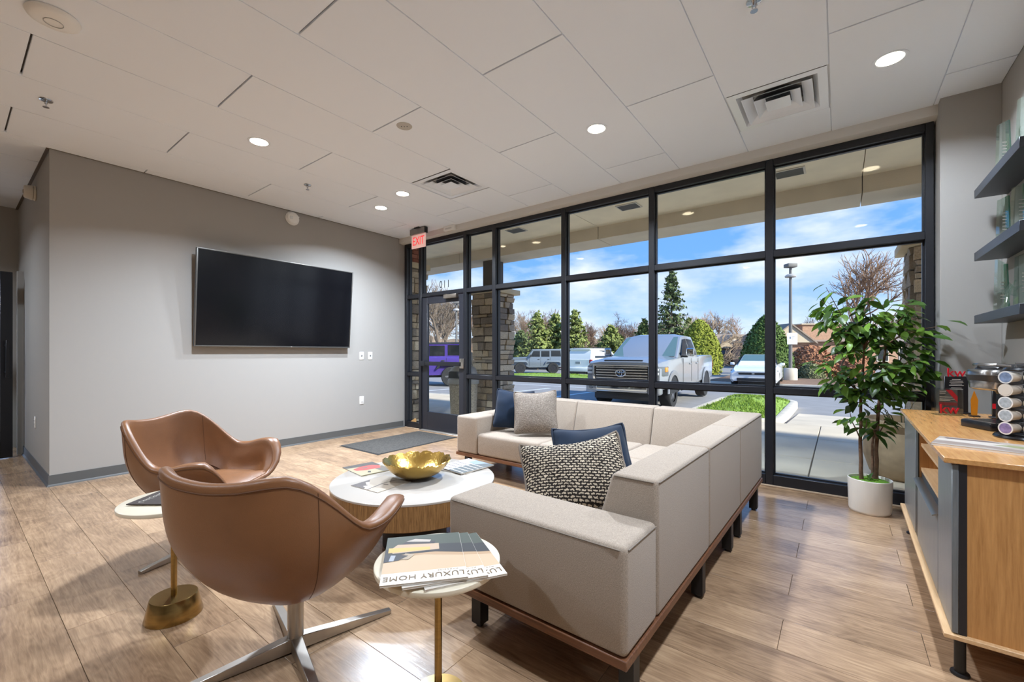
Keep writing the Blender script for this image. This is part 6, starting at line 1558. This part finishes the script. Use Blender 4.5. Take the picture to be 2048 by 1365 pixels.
# dark red guard rail at the end of the lot
a, b = at_depth(1108, 706, 36), at_depth(1182, 706, 34)
gr_ = thing('guard_rail', 'dark red timber guard rail behind the parked cars', 'rail', (a.x, a.y, lot_z(a.y)), math.atan2(b.y - a.y, b.x - a.x))
L = (b - a).length
MB().box(-6, L + 1, -0.04, 0.04, 0.30, 0.62).build('beam', mat('rail_red', srgb(128, 70, 58), 0.8), gr_)
for k in range(5): MB().box(k * L / 4 - 0.06, k * L / 4 + 0.06, -0.06, 0.06, 0, 0.66).build('post', mat('rail_post', srgb(96, 62, 52), 0.8), gr_)
# ---- far buildings
SHIN = mat('grey_shingles', srgb(150, 134, 120), 0.95, noise_amt=0.15, noise_scale=6); BRW = mat('far_brick', srgb(176, 140, 116), 0.95, noise_amt=0.16, noise_scale=5); BEIG = mat('beige_siding', srgb(196, 180, 156), 0.9); STNW = mat('far_stone', srgb(182, 164, 140), 0.9, noise_amt=0.2, noise_scale=3)
def building_frame(px, d):
    p = at_depth(px, 706, d); return (p.x, p.y, lot_z(min(p.y, 60)))
# gabled shop
bA = thing('gabled_building', 'stone fronted low building with grey roof and small gable', 'building', building_frame(1462, 62), YAW)
MB().box(-9, 8, 0, 9, 0, 2.7).build('wall', STNW, bA)
MB().prism([(-0.6, 2.6), (4.5, 4.75), (9.6, 2.6)], 'x', -9.6, 8.6).build('roof', SHIN, bA)
MB().prism([(-2.6, 2.55), (0.2, 4.35), (3.0, 2.55)], 'y', -0.7, 3).build('gable', STNW, bA)
for s in (-1, 1): MB().hexa([(0.2, -0.9, 4.35), (0.2 + s * 3.0, -0.9, 2.42), (0.2 + s * 3.0, 3, 2.42), (0.2, 3, 4.35)], [(0.2, -0.9, 4.52), (0.2 + s * 3.0, -0.9, 2.58), (0.2 + s * 3.0, 3, 2.58), (0.2, 3, 4.52)]).build('gable_roof', SHIN, bA)
w = MB().box(-0.15, 0.55, -0.76, -0.68, 2.95, 3.75).build('window', mat('trim_white', srgb(226, 220, 210), 0.8), bA); MB().box(-0.05, 0.45, -0.79, -0.75, 3.05, 3.65).build('pane', CGD, w)
MB().box(-3, 3.4, -0.9, -0.6, 1.75, 2.25).build('sign_band', mat('shop_band', srgb(92, 100, 112), 0.7), bA)
for x in (-2.4, -0.9, 0.8, 2.2): w = MB().box(x, x + 1.1, -0.06, 0.02, 0.3, 1.7).build('window', mat('shop_frame', srgb(150, 96, 74), 0.7), bA); MB().box(x + 0.1, x + 1.0, -0.09, -0.05, 0.4, 1.6).build('pane', CGD, w)
# brick building at the right
bB = thing('brick_building', 'brown brick building with a gable behind the lamp post', 'building', building_frame(1640, 50), YAW - R(4))
MB().box(-5.5, 14, 0, 10, 0, 3.3).build('wall', BRW, bB)
MB().prism([(-0.5, 3.2), (5, 4.4), (10.5, 3.2)], 'x', -5.8, 14.5).build('roof', SHIN, bB)
MB().prism([(-6.2, 3.1), (-3.6, 5.15), (-0.9, 3.1)], 'y', -0.6, 5).build('gable', BEIG, bB)
for s in (-1, 1): MB().hexa([(-3.6, -0.8, 5.15), (-3.6 + s * 2.9, -0.8, 2.92), (-3.6 + s * 2.9, 5, 2.92), (-3.6, 5, 5.15)], [(-3.6, -0.8, 5.32), (-3.6 + s * 2.9, -0.8, 3.08), (-3.6 + s * 2.9, 5, 3.08), (-3.6, 5, 5.32)]).build('gable_roof', SHIN, bB)
MB().box(-1.6, 2.8, 0.6, 4, 3.0, 5.2).build('tower', BRW, bB)
MB().box(-1.8, 3.0, 0.4, 4.2, 5.2, 5.35).build('tower_cap', BEIG, bB)
for x in (3.8, 6.2, 8.6): w = MB().box(x, x + 1.3, -0.06, 0.02, 0.9, 2.5).build('window', mat('trim_cream', srgb(214, 204, 188), 0.8), bB); MB().box(x + 0.1, x + 1.2, -0.09, -0.05, 1.0, 2.4).build('pane', CGD, w)
